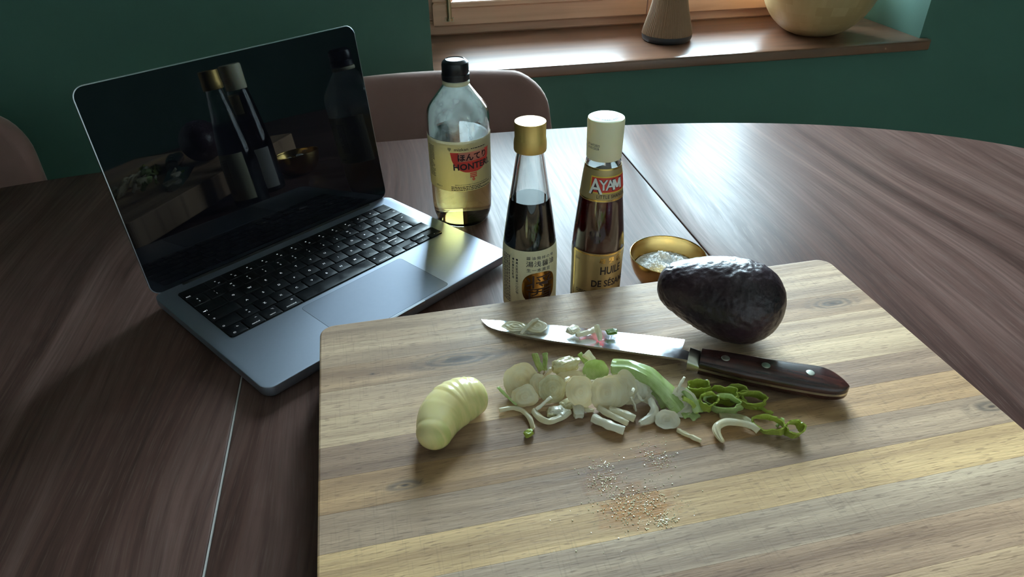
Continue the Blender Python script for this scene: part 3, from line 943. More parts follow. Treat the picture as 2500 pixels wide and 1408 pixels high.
def mv(vf, dx, dy): return [(x + dx, y + dy, z) for x, y, z in vf[0]], vf[1]
def lines_block(w, h, n, seed, fill=0.9, lh=0.55):
    """rows of small print drawn as short dashes"""
    rr = random.Random(seed); out = []
    for i in range(n):
        y = h / 2 - h * (i + 0.5) / n; x = -w / 2
        xe = w / 2 - (0 if rr.random() < 0.7 else rr.random() * w * 0.35)
        t = h / n * lh
        while x < xe:
            l = rr.uniform(0.0012, 0.0042)
            l = min(l, xe - x)
            out.append(bar(x, y - t / 2, x + l, y + t / 2)); x += l + 0.0006
    return merge(out)

# --- mirin
mz = bottle_root('mirin_bottle', -0.0622, 0.7976, 'clear mirin bottle with pale yellow liquid, beige label and black cap')
MO = smooth_prof([(0.0290, 0.0), (0.0318, 0.0015), (0.0340, 0.006), (0.0362, 0.014), (0.0372, 0.026), (0.0375, 0.055), (0.0377, 0.100), (0.0378, 0.126), (0.0374, 0.137), (0.0357, 0.1445), (0.0318, 0.1510), (0.0255, 0.1590), (0.0205, 0.1655), (0.0165, 0.1710), (0.0148, 0.1735), (0.0146, 0.1765), (0.0146, 0.185)], 4)
link('glass', pyd('glass', *lathe(shell_wall(MO, 0.0020, 0.0055), 96), auto=50), M['glass'], mz)
def fill(outer, thick, z0, z1, over=0.00015):
    t = tab(outer)
    zs = [z0 + (z1 - z0) * i / 30 for i in range(31)]
    pr = [(0.0, z0)]
    for i, z in enumerate(zs):
        r = interp(t, z) - thick + over
        pr.append((r, z))
    pr.append((0.0, z1))
    return lathe(pr, 96)
link('liquid', pyd('liquid', *fill(MO, 0.0020, 0.0054, 0.1135), auto=50), M['mirin'], mz)
mt_ = tab(MO)
fogp = [(interp(mt_, z) - 0.0023, z) for z in [0.116 + 0.056 * i / 20 for i in range(21)]]
V, F = lathe(fogp, 72); F = F[:-2]
link('mist', pyd('mist', V, F, smooth=True), M['fog'], mz)
link('neck_ring', pyd('neck_ring', *lathe([(0.0146, 0.1725), (0.0158, 0.1732), (0.0160, 0.1750), (0.0158, 0.1768), (0.0146, 0.1775)], 64, True), auto=60), M['lab_cream'], mz)
cp = [(0.0, 0.1778), (0.0150, 0.1778), (0.0161, 0.1785), (0.0162, 0.1845), (0.0158, 0.1852), (0.0153, 0.1856), (0.0156, 0.1865), (0.0156, 0.1955), (0.0150, 0.1978), (0.0120, 0.2005), (0.0108, 0.2010), (0.0104, 0.2003), (0.0, 0.1998)]
cap = link('cap', pyd('cap', *lathe(cp, 80), auto=30), M['cap_black'], mz)
lab = link('label', pyd('label', *patch(mt_, -118, 92, lambda d: 0.0530, lambda d: 0.1160, 0.00030)), M['lab_beige'], mz)
OFF = 0.00042
art('label_print', [
    wrap(fit_text('mizkan', 0.0165, 0.0037, 0.01), mt_, 2.5, 0.1067, OFF),
    wrap(lines_block(0.021, 0.0012, 1, 41, lh=0.8), mt_, 36, 0.1066, OFF),
    wrap(merge([bar(-0.0020, 0.0014, 0.0020, 0.0020), bar(-0.0020, 0.0004, 0.0020, 0.0010), bar(-0.0020, -0.0006, 0.0020, 0.0), mv(annul(0.0004, 0.0008), 0, -0.0014)]), mt_, -18.6, 0.1067, OFF),
    wrap(fit_text('ほんてり', 0.0375, 0.0088, 0.028), mt_, 24, 0.0966, OFF + 0.00012, 0.02),
    wrap(fit_text('HONTERI.', 0.0500, 0.0082, 0.030, 1.05), mt_, 25, 0.0850, OFF + 0.00012, 0.02),
    wrap(fit_text('MIRIN-STYLE SWEET COOKING SEASONING', 0.044, 0.0013, 0.012), mt_, 22, 0.0614, OFF),
    wrap(lines_block(0.054, 0.0062, 3, 21, lh=0.50), mt_, 22, 0.0568, OFF),
    wrap(fit_text('500ml ℮', 0.0095, 0.0024), mt_, -45, 0.0580, OFF),
], M['ink'], lab)
art('small_print', [wrap(lines_block(0.0125, 0.040, 22, 3), mt_, -62, 0.0875, OFF)], M['ink_grey'], lab)
# red rice-bowl shape behind the lettering, and the small red crest
pts = []
for i in range(33):
    s = -1 + 2 * i / 32
    x = 0.0262 * s
    low = 0.0770 + 0.0265 * (1 - math.sqrt(max(0, 1 - (abs(s)) ** 2.6)))
    pts.append((x, low - 0.090, 0.1028 - 0.090))
art('red_bowl_print', [wrap(flat_poly(pts), mt_, 22, 0.090, OFF - 0.00004)], M['ink_red'], lab)
art('lettering_ground', [wrap(flat_poly([(-0.0165, -0.0052, 0.0064), (0.0165, -0.0052, 0.0064)] if False else [(-0.0175 + 0.035 * i / 12, -0.0050, 0.0066) for i in range(13)]), mt_, 24, 0.0966, OFF + 0.00003, 0.02)], M['lab_beige'], lab)
art('crest_print', [wrap(merge([bar(-0.0044, 0.0036, 0.0044, 0.0050, 4), bar(-0.0044, 0.0014, 0.0044, 0.0028, 4), bar(-0.0044, -0.0008, 0.0044, 0.0006, 4), bar(-0.0006, -0.0030, 0.0006, -0.0008), mv(annul(0.0007, 0.0018), 0, -0.0036)]), mt_, 23.5, 0.0712, OFF)], M['ink_red'], lab)

# --- soy sauce
sy = bottle_root('soy_sauce_bottle', 0.0180, 0.5900, 'slim clear soy sauce bottle with gold cap, cream label and dark sauce')
SO = smooth_prof([(0.0235, 0.0), (0.0262, 0.002), (0.0269, 0.008), (0.0270, 0.040), (0.0270, 0.062), (0.0265, 0.074), (0.0252, 0.088), (0.0225, 0.108), (0.0193, 0.129), (0.0160, 0.1505), (0.0136, 0.1665), (0.0124, 0.174), (0.0122, 0.186)], 5)
link('glass', pyd('glass', *lathe(shell_wall(SO, 0.0022, 0.005), 88), auto=50), M['glass'], sy)
link('liquid', pyd('liquid', *fill(SO, 0.0022, 0.0049, 0.1290), auto=50), M['soy'], sy)
kn = 72
V, F = [], []
cpz = [(0.0146, 0.1762), (0.0150, 0.1775), (0.0150, 0.1832), (0.0146, 0.1870), (0.0144, 0.1876), (0.0142, 0.1880), (0.0142, 0.2020), (0.0140, 0.2030), (0.0, 0.2032)]
V, F = lathe([(0.0, 0.1762)] + cpz, kn * 2)
V = [(x * (1 - 0.016 * (i % 2)), y * (1 - 0.016 * (i % 2)), z) if 0.188 < z < 0.2025 else (x, y, z) for i, (x, y, z) in enumerate(V)]
cap = link('cap', pyd('cap', V, F, auto=50), M['cap_gold'], sy)
art('cap_mark', [([(x, y, 0.20335) for x, y, z in v], f) for v, f in [mv(bar(-0.0028, -0.0003, 0.0028, 0.0003), 0, 0.0085), flat_poly([(-0.006 + 0.012 * i / 12, -0.0085 + 0.05 * (-0.006 + 0.012 * i / 12) ** 2 * 1000 * 0.8, -0.0080 + 0.05 * (-0.006 + 0.012 * i / 12) ** 2 * 1000 * 0.8) for i in range(13)])]], M['ink_grey'], cap)
st_ = tab(SO)
lab = link('label', pyd('label', *patch(st_, -125, 125, lambda d: 0.0125, lambda d: 0.0838, 0.00030, 60, 8)), M['lab_cream'], sy)
SOFF = 0.00042
def column(chars, h, pitch, th, ztop, off=0.012):
    out = []
    for i, ch in enumerate(chars):
        if ch == ' ': continue
        t = fit_text(ch, h * 0.95, h if ch not in '一ー' else h * 0.16, off)
        out.append(wrap(t, st_, th, ztop - pitch * i, SOFF))
    return out
art('label_print', [
    wrap(fit_text('醤油発祥の地', 0.0290, 0.0034, 0.004, 1.35), st_, 25, 0.0764, SOFF, -0.02),
    wrap(fit_text('湯浅醤油', 0.0300, 0.0062, 0.006, 1.1), st_, 25, 0.0701, SOFF, -0.02),
    wrap(fit_text('生一本黒豆', 0.0245, 0.0040, 0.006, 1.15), st_, 20, 0.0632, SOFF, -0.02),
    wrap(disc(0.0011, 0.0011, 20), st_, -27, 0.0735, SOFF), wrap(disc(0.0011, 0.0011, 20), st_, -36, 0.0735, SOFF),
] + column('黒大豆丹波黒豆一〇〇％', 0.0027, 0.0034, -27, 0.0700) + column('杉樽天然醸造', 0.0026, 0.0034, -36, 0.0700), M['ink'], lab)
art('small_print', [wrap(lines_block(0.054, 0.0019, 1, 31 + i, lh=0.9), st_, th, 0.0490, SOFF, PI / 2) for i, th in enumerate((-46.5, -52, -58, -64.5))]
    + [wrap(bar(-0.0001, -0.029, 0.0001, 0.029, 1), st_, -43, 0.049, SOFF)], M['ink_grey'], lab)
sealo = []
n = 48
V = [(0, 0, 0)]
seal = ([(0, 0, 0)] + [(0.0178 * abs(math.cos(2 * PI * i / n)) ** 0.75 * (1 if math.cos(2 * PI * i / n) >= 0 else -1), 0.0178 * abs(math.sin(2 * PI * i / n)) ** 0.75 * (1 if math.sin(2 * PI * i / n) >= 0 else -1), 0) for i in range(n)], [(0, 1 + i, 1 + (i + 1) % n) for i in range(n)])
so_ = art('gold_seal', [wrap(refine(seal), st_, 22, 0.0425, SOFF)], M['seal'], lab)
art('seal_print', [wrap(fit_text('醤', 0.0285, 0.0285, -0.006), st_, 23, 0.0425, SOFF + 0.00022)], M['ink_brown'], so_)

# --- sesame oil
ay = bottle_root('sesame_oil_bottle', 0.0867, 0.6000, 'sesame oil bottle with cream cap, red brand badge and amber oil')
AO = smooth_prof([(0.0225, 0.0), (0.0248, 0.002), (0.0253, 0.008), (0.0254, 0.055), (0.0258, 0.0660), (0.0256, 0.076), (0.0247, 0.088), (0.0228, 0.107), (0.0205, 0.128), (0.0184, 0.1475), (0.0170, 0.1570), (0.0160, 0.163), (0.0128, 0.169), (0.0125, 0.182)], 5)
link('glass', pyd('glass', *lathe(shell_wall(AO, 0.0022, 0.005), 88), auto=50), M['glass'], ay)
link('liquid', pyd('liquid', *fill(AO, 0.0022, 0.0049, 0.1560), auto=50), M['sesame'], ay)
cap = link('cap', pyd('cap', *lathe([(0.0, 0.1650), (0.0160, 0.1650), (0.0163, 0.1656), (0.0170, 0.2000), (0.0164, 0.2022), (0.0148, 0.2030), (0.0, 0.2028)], 80), auto=35), M['cap_cream'], ay)
art('cap_emblem', [([(x, y, 0.20315) for x, y, z in v], f) for v, f in [annul(0.0112, 0.0117), annul(0.0084, 0.0088), merge([xform(bar(-0.0005, -0.0007, 0.0005, 0.0007), Matrix.Rotation(2 * PI * i / 30, 4, 'Z') @ Matrix.Translation((0.0100, 0, 0))) for i in range(30) if i % 5]), annul(0.0036, 0.0040), annul(0.0060, 0.0063, 40, 0.6)]], M['ink'], cap)
at_ = tab(AO)
ct_ = [(0.165, 0.0163), (0.200, 0.0170)]
art('cap_stamp', [wrap(fit_text('27 04T2025', 0.0135, 0.0022), ct_, -38, 0.1805, 0.0001), wrap(fit_text('01/01/2028', 0.0125, 0.0022), ct_, -38, 0.1775, 0.0001)], M['ink'], cap)
AOFF = 0.00045
lab = link('neck_label', pyd('neck_label', *patch(at_, -100, 150, lambda d: 0.1272, lambda d: 0.1592, 0.00030, 60, 12)), M['lab_gold'], ay)
art('gold_band', [wrap(bar(-0.040, -0.0007, 0.045, 0.0007, 60), at_, 0, 0.1284, AOFF), wrap(bar(-0.030, -0.0006, 0.036, 0.0006, 50), at_, 0, 0.1582, AOFF)], M['gold_foil'], lab)
CW = 0.046
badge = lambda grow: [(-CW / 2 - grow + (CW + 2 * grow) * i / 30, -0.0070 - grow, 0.0070 + grow) for i in range(31)]
badge_th = 40
art('badge_border', [wrap(refine(flat_poly(badge(0.0011)), 1), at_, badge_th, 0.1438, AOFF)], plain('yellow_border', (0.80, 0.55, 0.06), 0.4), lab)
art('badge', [wrap(refine(flat_poly(badge(0.0)), 1), at_, badge_th, 0.1438, AOFF + 0.0001)], M['ink_red'], lab)
def brand(off, extra):
    out = [wrap(fit_text('A', 0.0125, 0.0150, off), at_, -17, 0.1425, AOFF + extra, 0.06)]
    for ch, th, w in (('Y', 5, 0.0085), ('A', 24, 0.0090)):
        out.append(wrap(fit_text(ch, w, 0.0098, off), at_, th, 0.1440, AOFF + extra, 0.04))
    g = 1.0 if off < 0.03 else 1.14
    q = []
    for sg in (-1, 1):
        for pl in (((-.5, -.5), (-.26, -.5), (-.26, .5), (-.5, .5)), ((-.5, .5), (-.2, .5), (.13, -.35), (-.13, -.35))):
            q.append(([(sg * x * 0.0100 * g, y * 0.0098 * g, 0) for x, y in pl], [(0, 1, 2, 3)]))
    out.append(wrap(merge(q), at_, 46, 0.1440, AOFF + extra, 0.04))
    return out
art('brand_outline', brand(0.055, 0.0002), M['ink'], lab)
art('brand_name', brand(0.012, 0.0003), M['ink_white'], lab)
art('label_print', [wrap(fit_text('LITTLE SHANGHAI', 0.034, 0.0035, 0.008, 1.1), at_, 37, 0.1325, AOFF)], M['ink'], lab)
lab = link('body_label', pyd('body_label', *patch(at_, -66, 150, lambda d: 0.0080, lambda d: 0.0738 if d > -60 else 0.0738 - (-60 - d) * 0.0007, 0.00030, 60, 8)), M['lab_gold'], ay)
link('back_label', pyd('back_label', *patch(at_, -140, -70, lambda d: 0.0080, lambda d: 0.0725, 0.00030, 20, 8)), mat_label('grey_paper_label', (0.45, 0.42, 0.38), 0.2), ay)
art('gold_frame', [wrap(bar(-0.0245, -0.0006, 0.060, 0.0006, 60), at_, 0, 0.0724, AOFF), wrap(bar(-0.0006, -0.029, 0.0006, 0.029, 1), at_, -57, 0.044, AOFF)], M['gold_foil'], lab)
art('gold_print', [wrap(fit_text('雄', 0.0062, 0.0068, 0.02), at_, 13, 0.0662, AOFF), wrap(fit_text('鷄', 0.0062, 0.0068, 0.02), at_, 33, 0.0662, AOFF), wrap(fit_text('標', 0.0062, 0.0068, 0.02), at_, 53, 0.0662, AOFF)], M['gold_foil'], lab)
art('label_print', [wrap(fit_text('HUILE', 0.0235, 0.0092, 0.022), at_, 36, 0.0545, AOFF), wrap(fit_text('DE SÉSAME', 0.0405, 0.0098, 0.022), at_, 37, 0.0405, AOFF), wrap(fit_text('CUISSON & ASSAISONNEMENT', 0.052, 0.0036, 0.012), at_, 11, 0.0278, AOFF)], M['ink'], lab)
art('small_print', [wrap(fit_text('210ml', 0.0075, 0.0026), at_, -48, 0.0645, AOFF)], M['ink_grey'], lab)

# ------------------------------------------------------------------ brass bowl of salt
bo = smooth_prof([(0.0160, 0.0), (0.0215, 0.0012), (0.0300, 0.0080), (0.0365, 0.0190), (0.0398, 0.0310), (0.0405, 0.0370)], 5)
bi = [(0.0400, 0.0373)] + [(r - 0.0011, z + 0.0003) for r, z in reversed(bo[8:-1])] + [(0.012, 0.0022), (0.0, 0.0020)]
sb = link('brass_bowl', pyd('brass_bowl', *lathe([(0.0, 0.0)] + bo + bi, 96), auto=50), M['brass'], None, (0.1680, 0.6345, 0.0))
tag(sb, 'small shiny brass bowl holding white salt, behind the avocado', 'bowl')
def salt_heap():
    rr = random.Random(5)
    n = 80
    V, F = [], []
    def hz(x, y):
        h = 0.0195 + 0.0125 * math.exp(-(((x + 0.004) / 0.013) ** 2 + ((y - 0.012) / 0.009) ** 2)) + 0.0105 * math.exp(-(((x - 0.014) / 0.008) ** 2 + ((y - 0.002) / 0.010) ** 2)) \
            + 0.0095 * math.exp(-(((x + 0.012) / 0.012) ** 2 + ((y + 0.004) / 0.010) ** 2)) + 0.0100 * math.exp(-(((x - 0.003) / 0.010) ** 2 + ((y + 0.014) / 0.007) ** 2))
        return h + 0.0022 * noise.noise((x * 260, y * 260, 0)) + 0.0011 * noise.noise((x * 800, y * 800, 3))
    R = 0.0345
    rings = 34; seg = 96
    V.append((0, 0, hz(0, 0)))
    for k in range(1, rings + 1):
        r = R * k / rings
        for i in range(seg):
            a = 2 * PI * i / seg
            x, y = r * math.cos(a), r * math.sin(a)
            edge = max(0, (k / rings - 0.8) / 0.2)
            V.append((x, y, hz(x, y) * (1 - edge) + 0.0195 * edge))
    for i in range(seg): F.append((0, 1 + i, 1 + (i + 1) % seg))
    for k in range(1, rings):
        for i in range(seg):
            a = 1 + (k - 1) * seg; j = (i + 1) % seg
            F.append((a + i, a + seg + i, a + seg + j, a + j))
    # loose crystals on the surface
    for q in range(1900):
        r = R * 0.95 * math.sqrt(rr.random()); a = rr.random() * 2 * PI
        x, y = r * math.cos(a), r * math.sin(a)
        s = rr.uniform(0.00025, 0.0007)
        mm = Matrix.Translation((x, y, hz(x, y) + s * 0.3)) @ Matrix.Rotation(rr.random() * 6, 4, Vector((rr.random() - .5, rr.random() - .5, rr.random() - .5)).normalized())
        b = xform(box(-s, -s, -s, s, s, s), mm); o = len(V)
        V += b[0]; F += [tuple(i + o for i in f) for f in b[1]]
    return V, F
so = link('salt', pyd('salt', *salt_heap()), M['salt'], None, (0.1680, 0.6345, 0.0))
tag(so, 'heap of coarse white salt crystals inside the brass bowl', 'salt', kind='stuff')

# ------------------------------------------------------------------ cutting board
BZ = 0.050
BYAW = math.radians(12.2574)
BLOC = (-0.1722, 0.4942, 0.0)
BW, NST, PIT = 0.5048, 12, 0.0299
BD = NST * PIT
board = empty('cutting_board', BLOC, BYAW)
tag(board, 'large acacia wood cutting board of striped staves under the knife', 'cutting board')
RC = 0.013
tones = [(0.5, 0.35, 0.236), (0.52, 0.37, 0.253), (0.45, 0.295, 0.184), (0.56, 0.4, 0.27), (0.6, 0.435, 0.287), (0.34, 0.22, 0.149), (0.47, 0.29, 0.155), (0.42, 0.29, 0.201), (0.62, 0.415, 0.218), (0.5, 0.375, 0.276), (0.42, 0.275, 0.184), (0.54, 0.37, 0.236)]
BT = 0.038
for i in range(NST):
    yb, ya = -PIT * i, -PIT * (i + 1)
    g = 0.00006
    if i == 0:
        pts = [(0, ya + g), (BW, ya + g)] + [(BW - RC + RC * math.cos(a), -RC + RC * math.sin(a)) for a in [PI / 2 * k / 8 for k in range(9)]] + [(RC + RC * math.cos(a), -RC + RC * math.sin(a)) for a in [PI / 2 + PI / 2 * k / 8 for k in range(9)]]
    elif i == NST - 1:
        pts = [(RC + RC * math.cos(a), -BD + RC + RC * math.sin(a)) for a in [PI + PI / 2 * k / 8 for k in range(9)]] + [(BW - RC + RC * math.cos(a), -BD + RC + RC * math.sin(a)) for a in [PI * 1.5 + PI / 2 * k / 8 for k in range(9)]] + [(BW, yb - g), (0, yb - g)]
    else:
        pts = [(0, ya + g), (BW, ya + g), (BW, yb - g), (0, yb - g)]
    # only the outer rim of the board is eased; the joints stay tight
    V, F = prism(pts, BZ - BT, BZ, 0.0)
    bm = bmesh.new()
    vs = [bm.verts.new(v) for v in V]
    for f in F: bm.faces.new([vs[k] for k in f])
    bmesh.ops.recalc_face_normals(bm, faces=bm.faces)
    def outer(v):
        x, y = v.co.x, v.co.y
        return x < RC * 1.01 or x > BW - RC * 1.01
    es = []
    for e in bm.edges:
        a, b = e.verts
        if abs(a.co.z - b.co.z) > 1e-6: continue
        mx, my = (a.co.x + b.co.x) / 2, (a.co.y + b.co.y) / 2
        if abs(my - (ya + g)) < 1e-6 and i != NST - 1: continue
        if abs(my - (yb - g)) < 1e-6 and i != 0: continue
        es.append(e)
    bmesh.ops.bevel(bm, geom=es, offset=0.0016, segments=2, affect='EDGES', profile=0.5)
    me = bpy.data.meshes.new('stave'); bm.to_mesh(me); bm.free()
    s = link('stave', me, M['board'], board)
    c = tones[i]
    s.color = (c[0], c[1], c[2], 0.08 * i + 0.03)
for fx in (0.045, BW - 0.045):
    for fy in (-0.045, -BD + 0.045):
        link('foot', pyd('foot', *lathe([(0.010, 0.0), (0.012, 0.002), (0.012, BZ - BT)], 24), auto=40), M['rubber'], board, (fx, fy, 0))
BM = Matrix.Translation(BLOC) @ Matrix.Rotation(BYAW, 4, 'Z')
def onb(a, b, h=0.0):
    """a along the board from its back left corner, b towards the near edge, h above the board"""
    return tuple(BM @ Vector((a, -b, BZ + h)))

# ------------------------------------------------------------------ knife
kn = empty('kitchen_knife', onb(0.1424, 0.0244), BYAW - math.radians(32.2707))
tag(kn, 'kitchen knife with riveted dark wooden handle lying on the board', 'knife')
def bz(s): return 0.0014 + s * 0.0420
EDGE = smooth_prof([(0.0, 0.0), (0.0094, 0.0020), (0.0196, 0.0052), (0.045, 0.0108), (0.0807, 0.0170), (0.1167, 0.0215), (0.1515, 0.0258), (0.1767, 0.0285)], 4)
SPIN = smooth_prof([(0.0, 0.0), (0.0050, -0.0050), (0.0143, -0.0108), (0.0355, -0.0160), (0.0544, -0.0172), (0.0897, -0.0152), (0.1243, -0.0128), (0.1579, -0.0104), (0.1790, -0.0092)], 4)
V, F = [], []
ns = 60
for i in range(ns + 1):
    s = 0.1767 * (i / ns) ** 1.5
    te, tsp = interp(EDGE, s), interp(SPIN, s)
    th = 0.0010 * min(1.0, 0.25 + s / 0.05)
    if s < 1e-6: te, tsp = 0.0002, -0.0002
    for f in (0.0, 0.2, 0.45, 0.7, 1.0):
        t = te + (tsp - te) * f
        h = 0.00012 + (th - 0.00012) * f
        zz = bz(s) - 0.2 * (t + 0.005) * min(1.0, s / 0.03)
        V.append((s, t, zz + h)); V.append((s, t, zz - h))
for i in range(ns):
    for f in range(4):
        a = i * 10 + f * 2; b = a + 10
        F.append((a, b, b + 2, a + 2)); F.append((a + 1, a + 3, b + 3, b + 1))
    a = i * 10; b = a + 10
    F.append((a, a + 1, b + 1, b)); F.append((a + 8, b + 8, b + 9, a + 9))
a = ns * 10
F.append(tuple([a + 2 * f for f in range(5)] + [a + 2 * f + 1 for f in (4, 3, 2, 1, 0)]))
F.append(tuple([2 * f for f in (4, 3, 2, 1, 0)] + [2 * f + 1 for f in range(5)]))
blade = link('blade', pyd('blade', V, F, auto=35), M['steel'], kn)
neck = []
for s, t0, t1, h in ((0.1760, -0.0094, 0.0100, 0.00095), (0.1800, -0.0094, 0.0068, 0.00105), (0.1850, -0.0098, 0.0048, 0.0014)):
    neck.append((s, t0, t1, h))
V, F = [], []
for s, t0, t1, h in neck:
    za, zb = bz(s) - 0.2 * (t0 + 0.005), bz(s) - 0.2 * (t1 + 0.005)
    V += [(s, t0, za - h), (s, t1, zb - h), (s, t1, zb + h), (s, t0, za + h)]
for i in range(2):
    for j in range(4): F.append((i * 4 + j, i * 4 + (j + 1) % 4, i * 4 + 4 + (j + 1) % 4, i * 4 + 4 + j))
F += [(3, 2, 1, 0), (8, 9, 10, 11)]
link('neck', pyd('neck', V, F, auto=35), M['steel'], kn)
# engraved maker's strokes on the blade
strokes = []
rr = random.Random(3)
for (s, t, n) in ((0.098, 0.006, 4), (0.106, 0.005, 3), (0.118, 0.0055, 4), (0.127, 0.005, 3), (0.136, 0.0055, 3)):
    for k in range(n):
        x, y, an, l = s + rr.uniform(-.004, .004), t + rr.uniform(-.004, .004), rr.choice((0.3, 1.2, -0.6, 1.7)), rr.uniform(.002, .0055)
        b = xform(bar(-l / 2, -0.00013, l / 2, 0.00013), Matrix.Translation((x, y, 0)) @ Matrix.Rotation(an, 4, 'Z'))
        vv = []
        for p in b[0]:
            te, tsp = interp(EDGE, p.x), interp(SPIN, p.x); f = (p.y - te) / (tsp - te)
            vv.append((p.x, p.y, bz(p.x) - 0.2 * (p.y + 0.005) + 0.00012 + 0.00088 * f + 0.00006))
        strokes.append((vv, b[1]))
art('engraving', strokes, plain('engraved_steel', (0.86, 0.87, 0.9), 0.5, 0.8), blade)
HT = [(0.182, 0.0040), (0.192, 0.0045), (0.210, 0.0065), (0.236, 0.0082), (0.261, 0.0104), (0.2825, 0.0125), (0.292, 0.0098), (0.2985, 0.0040), (0.3020, -0.0010), (0.3035, -0.0045)]
HB = [(0.182, -0.0152), (0.192, -0.0155), (0.215, -0.0170), (0.238, -0.0173), (0.262, -0.0168), (0.283, -0.0155), (0.295, -0.0132), (0.3005, -0.0100), (0.3025, -0.0072), (0.3035, -0.0047)]
HT, HB = smooth_prof(HT, 4), smooth_prof(HB, 4)
ZM0, ZM1 = 0.0082, 0.0102
def hsec(s0, s1, zlo, zhi, up, n=46, grow=0.0, hh=0.0092):
    """half of the handle: a rounded section along s, on one side of the tang"""
    V, F = [], []
    m = 14
    for i in range(n + 1):
        s = s0 + (s1 - s0) * (1 - (1 - i / n) ** 1.8)
        a, b = interp(HB, s) - grow, interp(HT, s) + grow
        c, w = (a + b) / 2, max(0.0002, (b - a) / 2)
        H = hh * min(1.0, (max(0.0, (s1 - s) / 0.020)) ** 0.5 * 0.55 + 0.45)
        for j in range(m + 1):
            q = PI * j / m
            cx = math.copysign(abs(math.cos(q)) ** 0.62, math.cos(q)); sz = math.sin(q) ** 0.72
            z = (zlo if up else zhi) + (1 if up else -1) * H * sz
            V.append((s, c + w * cx, z))
    for i in range(n):
        for j in range(m):
            a = i * (m + 1) + j; F.append((a, a + 1, a + m + 2, a + m + 1))
        F.append((i * (m + 1), (i + 1) * (m + 1), (i + 1) * (m + 1) + m, i * (m + 1) + m))
    F.append(tuple(range(m + 1))); F.append(tuple(reversed(range(n * (m + 1), (n + 1) * (m + 1)))))
    return V, F
link('handle_scale', pyd('handle_scale', *hsec(0.1925, 0.3035, ZM1, 0, True, hh=0.0080), auto=50), M['handle'], kn)
link('handle_scale', pyd('handle_scale', *hsec(0.1925, 0.3035, 0, ZM0, False, hh=0.0078), auto=50), M['handle'], kn)
n = 50
ss = [0.190 + (0.3034 - 0.190) * (1 - (1 - i / n) ** 1.8) for i in range(n + 1)]
pts = [(s, interp(HB, s) - 0.0002) for s in ss] + [(s, interp(HT, s) + 0.0002) for s in reversed(ss)]
link('tang', pyd('tang', *prism(pts, ZM0, ZM1)), M['steel_satin'], kn)
V1 = hsec(0.1825, 0.1928, ZM1 - 0.0004, 0, True, 4, 0.0004, 0.0084)
def bol(vf, sgn):    # the bolster ramps down towards the blade
    out = []
    for x, y, z in vf[0]:
        k = min(1.0, max(0.0, (x - 0.1825) / 0.0045)); k = 0.42 + 0.58 * k
        out.append((x, y, ZM1 - .0004 + (z - ZM1 + .0004) * k if sgn > 0 else ZM0 + .0004 - (ZM0 + .0004 - z) * k))
    return out, vf[1]
link('bolster', pyd('bolster', *merge([V1 if False else hsec(0.1832, 0.1928, ZM1 - 0.0012, 0, True, 10, 0.0004, 0.0094), hsec(0.1832, 0.1928, 0, ZM0 + 0.0012, False, 10, 0.0004, 0.0092)]), auto=40), M['steel_satin'], kn)
for s, t in ((0.2114, -0.0062), (0.242, -0.0050), (0.2745, -0.0032)):
    link('rivet', pyd('rivet', *lathe([(0.0, 0.0), (0.0034, 0.0), (0.0034, 0.0012), (0.0030, 0.0016), (0.0, 0.0018)], 28), auto=40), M['steel_satin'], kn, (s, t, ZM1 + 0.0068))

# ------------------------------------------------------------------ avocado
def avocado():
    n, m = 150, 190
    prof = smooth_prof([(-0.0530, 0.0), (-0.0515, 0.0085), (-0.0460, 0.0165), (-0.0350, 0.0235), (-0.0180, 0.0300), (0.0, 0.0342), (0.0160, 0.0358), (0.0300, 0.0338), (0.0420, 0.0270), (0.0495, 0.0175), (0.0528, 0.0080), (0.0535, 0.0)], 14)
    V, F, idx = [], [], []
    for s, r in prof:
        if r < 1e-6: idx.append([len(V)]); V.append(Vector((s, 0, 0))); continue
        idx.append(list(range(len(V), len(V) + m)))
        for i in range(m):
            a = 2 * PI * i / m
            V.append(Vector((s, r * math.cos(a), r * math.sin(a))))
    for k in range(len(prof) - 1):
        A, B = idx[k], idx[k + 1]
        for i in range(m):
            j = (i + 1) % m
            if len(A) == 1: F.append((A[0], B[i], B[j]))
            elif len(B) == 1: F.append((A[i], B[0], A[j]))
            else: F.append((A[i], B[i], B[j], A[j]))
    out = []
    for v in V:
        d = Vector((0, v.y, v.z)); d = d.normalized() if d.length > 1e-6 else Vector((1 if v.x > 0 else -1, 0, 0))
        q = v * 1000
        b = noise.noise(q * 0.16) * 0.00055 + noise.noise(q * 0.34 + Vector((9, 2, 4))) * 0.00050 + noise.noise(q * 0.03) * 0.0010
        out.append(v + d * b)
    return out, F
ang = PI - math.radians(23)
vf = avocado()
rotm = Matrix.Rotation(ang, 4, 'Z') @ Matrix.Rotation(math.radians(2.5), 4, 'Y')
# local +x is the broad end, so turn the narrow end to the back left
vv = [Matrix.Rotation(ang + PI, 4, 'Z') @ Matrix.Rotation(math.radians(3.0), 4, 'Y') @ v for v in vf[0]]
zmin = min(v.z for v in vv)
av = link('avocado', pyd('avocado', [(v.x, v.y, v.z - zmin) for v in vv], vf[1], smooth=True), M['avocado'], None, (0.1762, 0.4820, BZ))
tag(av, 'whole dark purple pebbly avocado lying on the cutting board', 'avocado')

